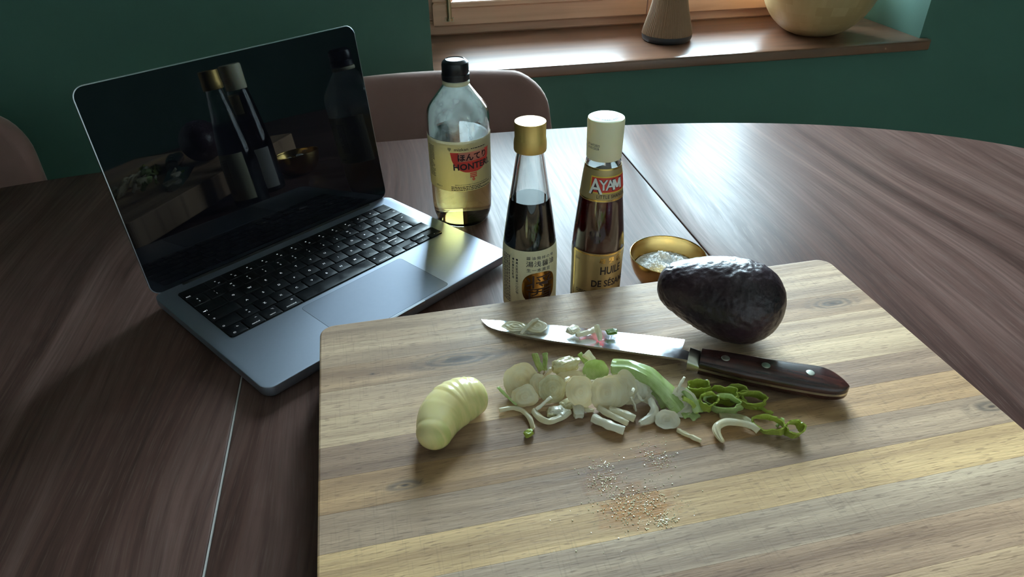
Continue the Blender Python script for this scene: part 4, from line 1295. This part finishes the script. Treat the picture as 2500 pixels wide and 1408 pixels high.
# ------------------------------------------------------------------ peeled onion half
def half_onion():
    path = smooth_prof([(-0.0230, -0.0030), (-0.0080, 0.0040), (0.0080, 0.0048), (0.0220, -0.0005)], 16)
    n = len(path); m = 64
    V, F = [], []
    N = 60
    pts = []
    # extend by rounded ends
    def P(t):
        f = t * (n - 1); i = min(int(f), n - 2); f -= i
        return Vector((path[i][0] * (1 - f) + path[i + 1][0] * f, path[i][1] * (1 - f) + path[i + 1][1] * f))
    rings = []
    r0, r1 = 0.0145, 0.0150
    for k in range(N + 1):
        u = -0.26 + 1.52 * k / N
        t = min(1, max(0, u)); c = P(t)
        tg = (P(min(1, t + .03)) - P(max(0, t - .03))).normalized()
        rr = interp([(0, 0.0132), (0.3, 0.0170), (0.6, 0.0184), (0.85, 0.0172), (1, 0.0152)], t)
        if u < 0:
            e = -u / 0.26; c = c - tg * (r0 * 0.85 * math.sin(e * PI / 2)); rr *= math.cos(e * PI / 2)
        if u > 1:
            e = (u - 1) / 0.26; c = c + tg * (r1 * 0.70 * math.sin(e * PI / 2)); rr *= math.cos(e * PI / 2)
        rings.append((c, tg, max(rr, 1e-5), u))
    for c, tg, rr, u in rings:
        nr = Vector((-tg.y, tg.x))
        for i in range(m):
            a = 2 * PI * i / m
            # scalloped like loosened slices towards the far end
            step = 0.0
            if u > 0.34:
                ph = (u - 0.34) / 0.155 + 0.35 * math.sin(u * 9)
                step = 0.0008 * (1 - (ph - math.floor(ph))) * min(1.0, (u - 0.34) / 0.15) * max(0, math.sin(a) * 0.75 + 0.45 * math.cos(a) + 0.15)
            R = rr + (step if rr > 0.004 else 0)
            y = R * math.cos(a); z = R * 0.93 * math.sin(a)
            V.append((c.x + nr.x * y, c.y + nr.y * y, max(z + 0.0128, 0.0)))
    for k in range(N):
        for i in range(m):
            j = (i + 1) % m
            F.append((k * m + i, k * m + j, (k + 1) * m + j, (k + 1) * m + i))
    F.append(tuple(reversed(range(m)))); F.append(tuple(range(N * m, (N + 1) * m)))
    return V, F
me = pyd('onion_half', *half_onion(), smooth=True)
oh = link('onion_half', me, M['half_onion'], None, onb(0.0985, 0.1480, 0.0002), (0, 0, BYAW + math.radians(40)))
tag(oh, 'peeled half onion with cut ridges on the left of the board', 'onion')

# ------------------------------------------------------------------ chopped pieces
PIECES = [
 ('S', 'onion_slice', 'onion', 'broad cupped onion slice at the left end of the chopped pile', None, (0.1555, 0.1228, 0.012), 0.0138, 0.013, -0.004, 38, -12, 0.0018, True, 1),
 ('S', 'onion_slice', 'onion', 'onion slice lying under the broad cupped slice at pile left', None, (0.1555, 0.1377, 0.006), 0.0105, 0.0085, 0.003, 35, -6, 0.0018, True, 2),
 ('S', 'onion_slice', 'onion_wet', 'wet amber-tinted onion slice, leftmost of the seven overlapping slices', 'overlapping onion slices in the middle of the chopped pile', (0.1776, 0.1361, 0.01), 0.0112, 0.011, 0.002, 42, 4, 0.002, True, 3),
 ('S', 'onion_slice', 'onion', 'tall onion slice, second from left of the seven overlapping slices', 'overlapping onion slices in the middle of the chopped pile', (0.196, 0.1478, 0.011), 0.0112, 0.0132, 0.002, 40, 2, 0.0022, True, 4),
 ('S', 'onion_slice', 'onion', 'broad front onion slice, third from left of the seven overlapping slices', 'overlapping onion slices in the middle of the chopped pile', (0.2155, 0.1525, 0.012), 0.012, 0.0132, 0.002, 40, -4, 0.0022, True, 5),
 ('S', 'onion_slice', 'onion', 'onion slice behind the broad front one, fourth of the seven overlapping slices', 'overlapping onion slices in the middle of the chopped pile', (0.2233, 0.1503, 0.013), 0.0122, 0.013, 0.002, 40, -8, 0.0022, True, 6),
 ('S', 'onion_slice', 'onion', 'onion slice, fifth from left of the seven overlapping slices', 'overlapping onion slices in the middle of the chopped pile', (0.2319, 0.1502, 0.012), 0.0115, 0.0128, 0.002, 40, -12, 0.002, True, 7),
 ('S', 'onion_slice', 'onion_pale', 'pale narrow onion slice, sixth from left of the seven overlapping slices', 'overlapping onion slices in the middle of the chopped pile', (0.2397, 0.1528, 0.01), 0.0085, 0.0105, 0.002, 40, -18, 0.002, True, 8),
 ('S', 'onion_slice', 'onion_pale', 'smallest pale onion slice, rightmost of the seven overlapping slices', 'overlapping onion slices in the middle of the chopped pile', (0.2484, 0.1548, 0.009), 0.0075, 0.0085, 0.002, 40, -25, 0.0018, True, 9),
 ('S', 'onion_slice', 'onion_green', 'onion slice with a green heart leaning behind the overlapping row', None, (0.2173, 0.1219, 0.01), 0.0112, 0.009, -0.003, 40, 10, 0.0018, True, 10),
 ('S', 'onion_slice', 'onion', 'narrow onion slice under the wet cut end at the pile back', None, (0.1957, 0.1232, 0.008), 0.013, 0.0062, 0.002, 40, 5, 0.0022, True, 11),
 ('C', 'onion_root_end', 'onion_wet', 'wet glistening cut onion end on top of the pile back', None, (0.1943, 0.1151, 0.013), 0.0105, 0.005, 0.0052, 8, False, 12),
 ('K', 'onion_sheath', 'onion_green', 'pale green onion sheath standing upright at pile back left', None, [(0.1771, 0.1062, 0.002), (0.1748, 0.1003, 0.007), (0.1737, 0.0959, 0.013)], 0.0068, 0.0014, 1.0, True, 1.0),
 ('K', 'onion_sheath', 'onion_green', 'ribbed green onion sheath piece beside the upright sheath', None, [(0.1799, 0.1068, 0.002), (0.1815, 0.1019, 0.007), (0.1824, 0.0967, 0.012)], 0.0075, 0.0014, 1.0, True, 1.0),
 ('K', 'onion_sheath', 'onion_pale', 'pale onion strip leaning between wet onion end and cupped slice', None, [(0.1722, 0.1194, 0.003), (0.1769, 0.1177, 0.008), (0.1826, 0.1163, 0.014)], 0.005, 0.0013, 1.0, True, 1.0),
 ('K', 'onion_sheath', 'onion_green', 'split green-white onion tip behind the pile, nearest the blade', None, [(0.2164, 0.1076, 0.004), (0.2128, 0.1037, 0.009), (0.2105, 0.0999, 0.012)], 0.0045, 0.0013, 1.0, True, 1.0),
 ('K', 'onion_sheath', 'onion_pale', 'white onion petal curling up beside the split green tip', None, [(0.2192, 0.1083, 0.004), (0.2187, 0.1063, 0.01), (0.2141, 0.1034, 0.015)], 0.0075, 0.0012, 1.0, True, 1.0),
 ('K', 'onion_leaf', 'onion_green', 'long pale green onion leaf draped over the pile right half', None, [(0.2276, 0.1294, 0.016), (0.2391, 0.1356, 0.018), (0.2501, 0.1467, 0.017), (0.2584, 0.1576, 0.013), (0.2643, 0.1674, 0.007), (0.2683, 0.1728, 0.002)], 0.0165, 0.0022, 0.0, False, 1.0),
 ('K', 'onion_leaf', 'onion_green', 'folded green onion leaf strip under the long draped leaf', None, [(0.2445, 0.1349, 0.01), (0.2531, 0.1466, 0.01), (0.2595, 0.1582, 0.007), (0.2627, 0.1675, 0.002)], 0.017, 0.002, 0.0, False, 1.0),
 ('K', 'onion_leaf', 'onion_green', 'short green onion strip hanging below the draped leaf', None, [(0.256, 0.1544, 0.008), (0.2566, 0.1583, 0.004), (0.2561, 0.1629, 0.001)], 0.008, 0.0015, 1.0, True, 1.0),
 ('K', 'onion_leaf', 'onion_green', 'green leaf piece sticking out under the torn white membrane', None, [(0.2738, 0.1629, 0.01), (0.2783, 0.1716, 0.006), (0.2794, 0.1802, 0.001)], 0.011, 0.0016, 0.4, True, 1.0),
 ('K', 'onion_leaf', 'onion_green', 'thin green onion strip beside the torn white membrane', None, [(0.2667, 0.1782, 0.001), (0.2734, 0.1774, 0.0015), (0.2768, 0.1842, 0.0008)], 0.008, 0.0013, 0.0, True, 1.0),
 ('S', 'onion_membrane', 'onion_pale', 'torn white onion membrane standing up right of the pile', None, (0.2694, 0.1719, 0.01), 0.0098, 0.011, -0.002, 48, -14, 0.0012, True, 21),
 ('K', 'onion_membrane', 'onion_pale', 'ragged membrane tip pointing up near the knife bolster', None, [(0.2672, 0.1657, 0.012), (0.2712, 0.162, 0.016), (0.2759, 0.1584, 0.02)], 0.0058, 0.001, 1.0, False, 0.5),
 ('K', 'onion_sliver', 'onion', 'curved onion sliver at the near left of the pile', None, [(0.134, 0.1437, 0.002), (0.1444, 0.1435, 0.002), (0.1514, 0.1488, 0.002), (0.1546, 0.1582, 0.002), (0.1546, 0.167, 0.001)], 0.0042, 0.0026, 0.5, True, 0.5),
 ('K', 'onion_sliver', 'onion', 'thick curved onion strip at the near edge of pile left', None, [(0.1589, 0.1491, 0.002), (0.1614, 0.1569, 0.002), (0.167, 0.163, 0.002), (0.1762, 0.1618, 0.002), (0.1862, 0.157, 0.002)], 0.0052, 0.0032, 0.3, True, 0.7),
 ('K', 'onion_sliver', 'onion_pale', 'folded onion strip under the wet slices, pile left front', None, [(0.1615, 0.1497, 0.002), (0.1667, 0.1483, 0.005), (0.1744, 0.1454, 0.008)], 0.0068, 0.0014, 0.7, True, 1.0),
 ('K', 'onion_sliver', 'onion_green', 'pale leaf sliver at the outer left edge of the pile', None, [(0.1371, 0.1244, 0.009), (0.142, 0.1325, 0.006), (0.1485, 0.1408, 0.003)], 0.0052, 0.0014, 0.8, True, 1.0),
 ('C', 'onion_bit', 'onion_pale', 'glistening onion bit in the middle of the wet cluster at pile front', 'small wet onion bits at the near front of the pile', (0.1762, 0.1543, 0.004), 0.0055, 0.0038499999999999997, 0.00275, 0, True, 30),
 ('C', 'onion_bit', 'onion_wet', 'glistening onion bit highest in the wet cluster at pile front', 'small wet onion bits at the near front of the pile', (0.186, 0.1492, 0.004), 0.0058, 0.004059999999999999, 0.0029, 20, True, 31),
 ('C', 'onion_bit', 'onion_pale', 'glistening onion bit nearest the thick curved strip', 'small wet onion bits at the near front of the pile', (0.1799, 0.1581, 0.004), 0.0048, 0.0033599999999999997, 0.0024, 40, True, 32),
 ('C', 'onion_bit', 'onion_wet', 'glistening onion bit leftmost in the wet cluster at pile front', 'small wet onion bits at the near front of the pile', (0.172, 0.1543, 0.004), 0.0045, 0.0031499999999999996, 0.00225, 60, True, 33),
 ('C', 'onion_bit', 'onion_pale', 'broad glistening onion bit under the tall second slice', 'small wet onion bits at the near front of the pile', (0.1919, 0.1585, 0.004), 0.006, 0.0042, 0.003, 80, True, 34),
 ('C', 'onion_crumb', 'onion_pale', 'tiny white onion crumb on the tall second slice', 'tiny white onion crumbs on the overlapping slices', (0.1917, 0.143, 0.014), 0.003, 0.0015, 0.0015, 0, False, 50),
 ('C', 'onion_crumb', 'onion_pale', 'tiny white onion crumb at the top of the wet amber slice', 'tiny white onion crumbs on the overlapping slices', (0.1886, 0.1376, 0.018), 0.0026, 0.0013, 0.0013, 30, False, 51),
 ('C', 'onion_crumb', 'onion_pale', 'tiny white onion crumb on the pale narrow sixth slice', 'tiny white onion crumbs on the overlapping slices', (0.2334, 0.1603, 0.017), 0.0024, 0.0012, 0.0012, 60, False, 52),
 ('S', 'onion_slice', 'onion_pale', 'small onion disc peeking out between the overlapping slices', None, (0.2114, 0.1335, 0.009), 0.0052, 0.0045, 0.001, 45, 0, 0.0015, True, 55),
 ('K', 'onion_sliver', 'onion', 'pointed onion shard right of the wet bits at pile front', None, [(0.1946, 0.1556, 0.003), (0.1987, 0.158, 0.003), (0.204, 0.1583, 0.001)], 0.0055, 0.0014, 0.2, True, 0.3),
 ('K', 'onion_sliver', 'onion', 'long straight onion stick at the near front of the pile', None, [(0.2066, 0.1595, 0.004), (0.2144, 0.1695, 0.003), (0.224, 0.1786, 0.0015)], 0.0048, 0.0032, 0.3, True, 1.0),
 ('K', 'onion_sliver', 'onion', 'broad onion stick lying along the long straight stick', None, [(0.2145, 0.1632, 0.003), (0.2223, 0.1689, 0.003), (0.2304, 0.1755, 0.002)], 0.0072, 0.004, 0.3, True, 1.0),
 ('K', 'onion_chunk', 'onion_pale', 'frosty jagged onion chunk lying in front of the pile', None, [(0.2, 0.168, 0.003), (0.2044, 0.1743, 0.004), (0.2109, 0.1809, 0.004), (0.2181, 0.1857, 0.003)], 0.0068, 0.005, 0.4, True, 0.8),
 ('K', 'onion_sliver', 'onion_pale', 'horn-shaped onion piece left of the fan-shaped piece', None, [(0.2462, 0.1633, 0.008), (0.2467, 0.1721, 0.006), (0.2427, 0.1775, 0.003), (0.232, 0.1801, 0.002)], 0.0075, 0.0026, 0.5, True, 0.4),
 ('S', 'onion_slice', 'onion_pale', 'fan-shaped onion piece in front of the torn membrane', None, (0.2523, 0.1839, 0.006), 0.0092, 0.0072, -0.002, 55, -10, 0.0024, True, 60),
 ('K', 'onion_sliver', 'onion', 'small straight onion splinter lying apart at the near side', None, [(0.2567, 0.192, 0.001), (0.2626, 0.1995, 0.001), (0.2691, 0.2064, 0.001)], 0.0032, 0.0022, 0.2, True, 0.4),
 ('K', 'onion_sliver', 'onion_pale', 'thin white onion thread hanging over the pile front', None, [(0.2323, 0.1592, 0.01), (0.234, 0.1632, 0.006), (0.2349, 0.1659, 0.001)], 0.0028, 0.0012, 1.0, True, 1.0),
 ('K', 'onion_sliver', 'onion_pale', 'bent white onion thread right of the overlapping slices', None, [(0.238, 0.1588, 0.012), (0.2397, 0.1617, 0.008), (0.2421, 0.1632, 0.007)], 0.003, 0.0014, 0.6, False, 1.0),
 ('C', 'green_bit', 'green', 'lone triangular green bit at the near left of the pile', None, (0.15, 0.1715, 0.002), 0.0036, 0.0024, 0.0024, 25, True, 70),
 ('G', 'scallion_ring', 'green', 'short green scallion tube nearest the torn white membrane', 'green scallion rings at the right end of the pile', (0.2879, 0.1596, 0.004), 0.0085, 0.0052, 0.011, 78, -20, 0.001, True, 80),
 ('G', 'scallion_ring', 'green', 'dark-centred oval scallion ring below the knife handle rivets', 'green scallion rings at the right end of the pile', (0.302, 0.1705, 0.005), 0.0115, 0.0058, 0.009, 74, -28, 0.001, True, 81),
 ('G', 'scallion_ring', 'green', 'small curled scallion ring nearest the draped green leaf', 'green scallion rings at the right end of the pile', (0.2881, 0.1757, 0.005), 0.0066, 0.0055, 0.0095, 70, -10, 0.001, True, 82),
 ('G', 'scallion_ring', 'onion_green', 'largest pale eye-shaped scallion ring in the green end of the pile', 'green scallion rings at the right end of the pile', (0.2979, 0.1802, 0.007), 0.013, 0.006, 0.009, 62, -30, 0.001, True, 83),
 ('G', 'scallion_ring', 'green', 'small scallion ring furthest back, close to the knife handle', 'green scallion rings at the right end of the pile', (0.3144, 0.1691, 0.004), 0.008, 0.0045, 0.0085, 76, -25, 0.001, True, 84),
 ('G', 'scallion_ring', 'green', 'open rectangular scallion ring beyond the eye-shaped ring', 'green scallion rings at the right end of the pile', (0.3227, 0.18, 0.005), 0.0105, 0.0056, 0.008, 72, -28, 0.0009, True, 85),
 ('G', 'scallion_ring', 'green', 'flat oval scallion ring between the white crescent and the end curl', 'green scallion rings at the right end of the pile', (0.3208, 0.2057, 0.005), 0.0108, 0.006, 0.007, 64, -32, 0.001, True, 86),
 ('K', 'scallion_strip', 'green', 'straight green scallion strip beyond the crescent slice', None, [(0.3258, 0.1855, 0.003), (0.3298, 0.1899, 0.002), (0.3339, 0.1921, 0.001)], 0.003, 0.0018, 0.5, True, 1.0),
 ('K', 'scallion_strip', 'green', 'green scallion tube piece between the rings and end curl', None, [(0.317, 0.1743, 0.006), (0.3183, 0.1802, 0.004), (0.3238, 0.1855, 0.002)], 0.004, 0.0016, 0.7, True, 1.0),
 ('K', 'scallion_tip', 'onion_green', 'pointed pale scallion tip beside the end curl', None, [(0.3295, 0.2061, 0.002), (0.3325, 0.2055, 0.005), (0.334, 0.2043, 0.009)], 0.006, 0.0014, 0.9, True, 0.2),
 ('G', 'scallion_curl', 'green', 'crumpled green scallion curl at the far right end of the pile', None, (0.3358, 0.2148, 0.005), 0.0066, 0.0056, 0.0095, 66, -15, 0.0012, True, 90),
 ('K', 'onion_crescent', 'onion', 'large white crescent onion slice at the near right of the pile', None, [(0.2836, 0.2111, 0.001), (0.2826, 0.2032, 0.003), (0.2862, 0.1979, 0.004), (0.295, 0.1968, 0.004), (0.3037, 0.201, 0.004), (0.3092, 0.2051, 0.004), (0.3115, 0.2092, 0.003)], 0.0062, 0.004, 0.6, True, 0.25),
 ('K', 'onion_crescent', 'onion_wet', 'flat translucent onion crescent tucked behind the white crescent', None, [(0.2941, 0.1842, 0.001), (0.3029, 0.1878, 0.001), (0.3101, 0.1932, 0.001), (0.3138, 0.2028, 0.001)], 0.0085, 0.0014, 0.0, True, 0.6),
 ('K', 'onion_leaf', 'green', 'bright green leaf strip between the torn membrane and the rings', None, [(0.269, 0.1706, 0.01), (0.2759, 0.174, 0.006), (0.2795, 0.1786, 0.001)], 0.0095, 0.0018, 0.4, True, 1.0),
 ('K', 'onion_leaf', 'onion_green', 'crumpled green leaf under the long draped leaf, nearest the slices', None, [(0.252, 0.1535, 0.008), (0.2547, 0.158, 0.006), (0.2592, 0.1649, 0.004), (0.2628, 0.1724, 0.001)], 0.011, 0.0018, 0.5, True, 1.0),
 ('S', 'onion_slice', 'onion_pale', 'glassy onion petal at the right foot of the overlapping slices', None, (0.2555, 0.1546, 0.011), 0.006, 0.0062, 0.001, 45, -20, 0.0014, False, 120),
 ('S', 'onion_slice', 'onion', 'onion slice tucked between the cupped slice and the wet amber slice', None, (0.1687, 0.1297, 0.008), 0.0075, 0.01, 0.002, 42, 10, 0.0018, True, 121),
 ('S', 'onion_slice', 'onion_pale', 'pale onion slice showing behind the fourth overlapping slice', None, (0.2318, 0.1408, 0.012), 0.01, 0.01, 0.002, 40, -10, 0.0018, True, 122),
 ('S', 'onion_slice', 'onion', 'long flat onion slice lying on the blade near the tip', None, (0.1685, 0.0495, 0.0072), 0.0125, 0.006, 0.0005, 88, -18, 0.0012, False, 100),
 ('S', 'onion_slice', 'onion', 'square-ended onion slice on the blade beside the thin strip', None, (0.1864, 0.0538, 0.0072), 0.0092, 0.009, 0.0005, 88, 10, 0.0012, False, 101),
 ('K', 'onion_sliver', 'onion_pale', 'thin onion strip bent across the blade near the tip', None, [(0.1703, 0.0616, 0.0077), (0.1774, 0.0546, 0.0094), (0.1836, 0.0496, 0.0102), (0.1896, 0.046, 0.0092)], 0.003, 0.0013, 0.3, False, 1.0),
 ('C', 'onion_bit', 'onion_pale', 'rounded translucent onion bit in the middle of the blade', None, (0.215, 0.0681, 0.0092), 0.0058, 0.0044, 0.0024, 20, False, 102),
 ('K', 'onion_sliver', 'onion_pale', 'thick onion strip lying along the middle of the blade', None, [(0.2151, 0.0762, 0.0092), (0.2242, 0.075, 0.0092), (0.234, 0.072, 0.0092)], 0.0058, 0.0028, 0.2, False, 0.8),
 ('K', 'onion_sliver', 'onion_pale', 'onion petal standing up in the middle of the blade', None, [(0.2331, 0.0871, 0.0087), (0.2336, 0.0813, 0.012199999999999999), (0.2327, 0.0757, 0.0172)], 0.0062, 0.0013, 0.9, False, 0.6),
 ('C', 'green_bit', 'green_dark', 'dark green bit alone on the blade near the heel', None, (0.2466, 0.0773, 0.0084), 0.0048, 0.0034, 0.0014, -8, False, 103),
]

RINGS = []
def place(V, pos, rest, M3):
    W = [M3 @ Vector(v) for v in V]
    z = pos[2]
    mn = min(v.z for v in W)
    if rest or mn + z < 0.0002: z = 0.0002 - mn
    return W, z
def solid_grid(P, nu, nv, normal_fn, th):
    """P[k][i] mid-surface points -> closed sheet of thickness th"""
    V, F = [], []
    ni = nu + 1
    for s in (1, -1):
        for k in range(nv + 1):
            for i in range(ni): V.append(P[k][i] + normal_fn(k, i) * (th / 2 * s))
    o = ni * (nv + 1)
    for k in range(nv):
        for i in range(nu):
            a = k * ni + i
            F.append((a, a + 1, a + ni + 1, a + ni)); F.append((o + a, o + a + ni, o + a + ni + 1, o + a + 1))
    for i in range(nu):
        F.append((i, o + i, o + i + 1, i + 1)); a = nv * ni + i; F.append((a, a + 1, o + a + 1, o + a))
    for k in range(nv):
        a = k * ni; F.append((a, a + ni, o + a + ni, o + a)); a = k * ni + nu; F.append((a, o + a, o + a + ni, a + ni))
    return V, F
def piece_slice(rx, rz, bulge, tilt, yaw, th, seed):
    n, rg = 48, 12
    V, F = [], []
    for s in (1, -1):
        V.append(Vector((0, -bulge + s * th / 2, 0)))
        for k in range(1, rg + 1):
            q = k / rg
            for i in range(n):
                a = 2 * PI * i / n
                w = 1 + 0.20 * noise.noise((math.cos(a) * 1.2 + seed * 3.1, math.sin(a) * 1.2, seed)) + 0.06 * noise.noise((math.cos(a) * 4 + seed, math.sin(a) * 4, 2.0))
                x, z = rx * q * w * math.cos(a), rz * q * w * math.sin(a)
                y = -bulge * (1 - q * q) + 0.0016 * noise.noise((x * 110, z * 110, seed * 1.7)) + 0.00025 * math.sin(q * 16)
                t = th / 2 * (1.0 if k < rg else 0.8)
                V.append(Vector((x, y + s * t, z))); RINGS.append(q * w * (rx + rz) * 60)
    RINGS[:] = [0.0] + RINGS[:rg * n] + [0.0] + RINGS[rg * n:]
    o = 1 + rg * n
    for b, sg in ((0, 1), (o, -1)):
        for i in range(n):
            j = (i + 1) % n
            F.append((b, b + 1 + i, b + 1 + j))
            for k in range(rg - 1):
                a = b + 1 + k * n; F.append((a + i, a + n + i, a + n + j, a + j))
    e0, e1 = 1 + (rg - 1) * n, o + 1 + (rg - 1) * n
    for i in range(n):
        j = (i + 1) % n; F.append((e0 + i, e1 + i, e1 + j, e0 + j))
    M3 = Matrix.Rotation(math.radians(yaw), 3, 'Z') @ Matrix.Rotation(math.radians(-tilt), 3, 'X')
    return V, F, M3
def piece_strip(pts, w, th, stand, taper):
    """ribbon along 3-D points; stand 0 = lying flat, 1 = on edge"""
    C = [Vector((a, -b, h)) for a, b, h in pts]
    c0 = sum(C, Vector()) / len(C)
    C = smooth_prof([tuple(c - c0) for c in C], 7)
    C = [Vector(c) for c in C]
    n = len(C) - 1; nu = 8
    P, NR = [], []
    for k, c in enumerate(C):
        t = (C[min(k + 1, n)] - C[max(k - 1, 0)]).normalized()
        side = t.cross(Vector((0, 0, 1)))
        if side.length < 1e-4: side = Vector((1, 0, 0))
        side.normalize(); up = side.cross(t).normalized()
        cr = side * math.cos(stand * PI / 2 * 0.8) + up * math.sin(stand * PI / 2 * 0.8)
        nm = t.cross(cr).normalized()
        f = k / n
        ww = w * (taper + (1 - taper) * math.sin(PI * min(1, max(0, f)) ) ** 0.6) * (1 + 0.16 * noise.noise((f * 4, c0.x * 900, 0.3)))
        if f in (0.0, 1.0): ww *= 0.72
        row = []; nrow = []
        for i in range(nu + 1):
            g = -1 + 2 * i / nu
            row.append(c + cr * (ww / 2 * g * (1 + 0.10 * noise.noise((f * 14, g * 3, c0.x * 500)))) + nm * (-0.16 * w * (1 - g * g) + 0.0008 * noise.noise((f * 6, g * 1.5, c0.y * 700)) + 0.03 * w * math.sin(g * 9)))
            nrow.append(nm * (0.55 if i in (0, nu) else 1.0))
        P.append(row); NR.append(nrow)
    V, F = solid_grid(P, nu, n, lambda k, i: NR[k][i], th)
    RINGS[:] = [w * 110 * (i / nu) for s in (0, 1) for k in range(n + 1) for i in range(nu + 1)]
    return V, F, c0
def piece_ring(rx, ry, hh, tilt, yaw, wall, seed):
    n, nz = 36, 4
    V, F = [], []
    for s in (0, 1):
        for k in range(nz + 1):
            z = hh * (k / nz - 0.5)
            for i in range(n):
                a = 2 * PI * i / n
                w = 1 + 0.34 * noise.noise((math.cos(a) * 1.4 + seed * 1.9, math.sin(a) * 1.4, z * 70 + seed)) - 0.05 * math.cos(2 * PI * (k / nz - .5))
                slant = 0.5 * rx * math.cos(a) * 0.35
                V.append(Vector(((rx - s * wall) * w * math.cos(a), (ry - s * wall) * w * math.sin(a), z + slant * (k / nz) + 0.0022 * noise.noise((math.cos(a) * 3 + seed, math.sin(a) * 3, k)) * (1 if k in (0, nz) else 0)))); RINGS.append(a * 1.6 + s * 3)
    o = n * (nz + 1)
    for k in range(nz):
        for i in range(n):
            j = (i + 1) % n
            F.append((k * n + i, k * n + j, k * n + n + j, k * n + n + i)); F.append((o + k * n + i, o + k * n + n + i, o + k * n + n + j, o + k * n + j))
    for i in range(n):
        j = (i + 1) % n
        F.append((i, o + i, o + j, j)); a = nz * n; F.append((a + i, a + j, o + a + j, o + a + i))
    M3 = Matrix.Rotation(math.radians(yaw), 3, 'Z') @ Matrix.Rotation(math.radians(90 - tilt), 3, 'X')
    return V, F, M3
def piece_chunk(sx, sy, sz, rot, seed):
    bm = bmesh.new(); bmesh.ops.create_icosphere(bm, subdivisions=4, radius=1.0)
    V = []
    for v in bm.verts:
        d = v.co.copy()
        q = Vector([math.copysign(abs(c) ** 0.6, c) for c in d])
        k = 1 + 0.28 * noise.noise(d * 1.6 + Vector((seed * 2.3, 0, 0))) + 0.12 * noise.noise(d * 5 + Vector((0, seed, 0)))
        V.append(Vector((q.x * sx, q.y * sy, q.z * sz)) * k)
    F = [tuple(v.index for v in f.verts) for f in bm.faces]
    bm.free()
    return V, F, Matrix.Rotation(math.radians(rot), 3, 'Z')
def catof(nm):
    return {'green_bit': 'scallion piece', 'scallion_ring': 'scallion ring', 'scallion_strip': 'scallion piece', 'scallion_tip': 'scallion piece', 'scallion_curl': 'scallion ring'}.get(nm, 'onion piece')
for p in PIECES:
    kind, nm, mt, label, group, pos = p[:6]
    RINGS.clear()
    if kind == 'S':
        rx, rz, bulge, tilt, yaw, th, rest, seed = p[6:]
        V, F, M3 = piece_slice(rx, rz, bulge, tilt, yaw - math.degrees(BYAW) * 0.5, th, seed)
    elif kind == 'K':
        w, th, stand, rest, taper = p[6:]
        V, F, c0 = piece_strip(pos, w, th, stand, taper)
        M3 = Matrix.Identity(3); pos = (c0.x, -c0.y, c0.z)
    elif kind == 'G':
        rx, ry, hh, tilt, yaw, wall, rest, seed = p[6:]
        V, F, M3 = piece_ring(rx, ry, hh, tilt, yaw, wall, seed)
    else:
        sx, sy, sz, rot, rest, seed = p[6:]
        V, F, M3 = piece_chunk(sx, sy, sz, rot, seed)
    W, z = place(V, pos, rest, M3)
    me = pyd(nm, W, F, auto=42)
    if len(RINGS) == len(W):
        at = me.attributes.new('layer', 'FLOAT', 'POINT'); at.data.foreach_set('value', RINGS)
    o = link(nm, me, M[mt], None, onb(pos[0], pos[1], z), (0, 0, BYAW))
    tag(o, label, catof(nm), group)

# ------------------------------------------------------------------ spilled crystals and crumbs
rr = random.Random(11)
VF = []
for (a, b, ra, rb, cnt) in ((0.205, 0.247, 0.028, 0.018, 420), (0.190, 0.222, 0.016, 0.017, 190), (0.232, 0.211, 0.012, 0.015, 110), (0.2165, 0.2625, 0.008, 0.005, 110), (0.20, 0.235, 0.045, 0.04, 30)):
    for i in range(cnt):
        x, y = a + rr.gauss(0, 0.5) * ra, b + rr.gauss(0, 0.5) * rb
        s = rr.uniform(0.00014, 0.00034)
        mm = Matrix.Translation((x, -y, BZ + s * 0.55)) @ Matrix.Rotation(rr.random() * 6, 4, 'Z') @ Matrix.Rotation(rr.uniform(-.4, .4), 4, 'X')
        VF.append(xform(box(-s * rr.uniform(1, 1.8), -s, -s * 0.8, s, s, s * 0.8), mm))
cr = link('sugar_crystals', pyd('sugar_crystals', *merge(VF)), M['crystal'], None, BLOC, (0, 0, BYAW))
tag(cr, 'wet golden crystals spilled on the near part of the board', 'crystals', kind='stuff')
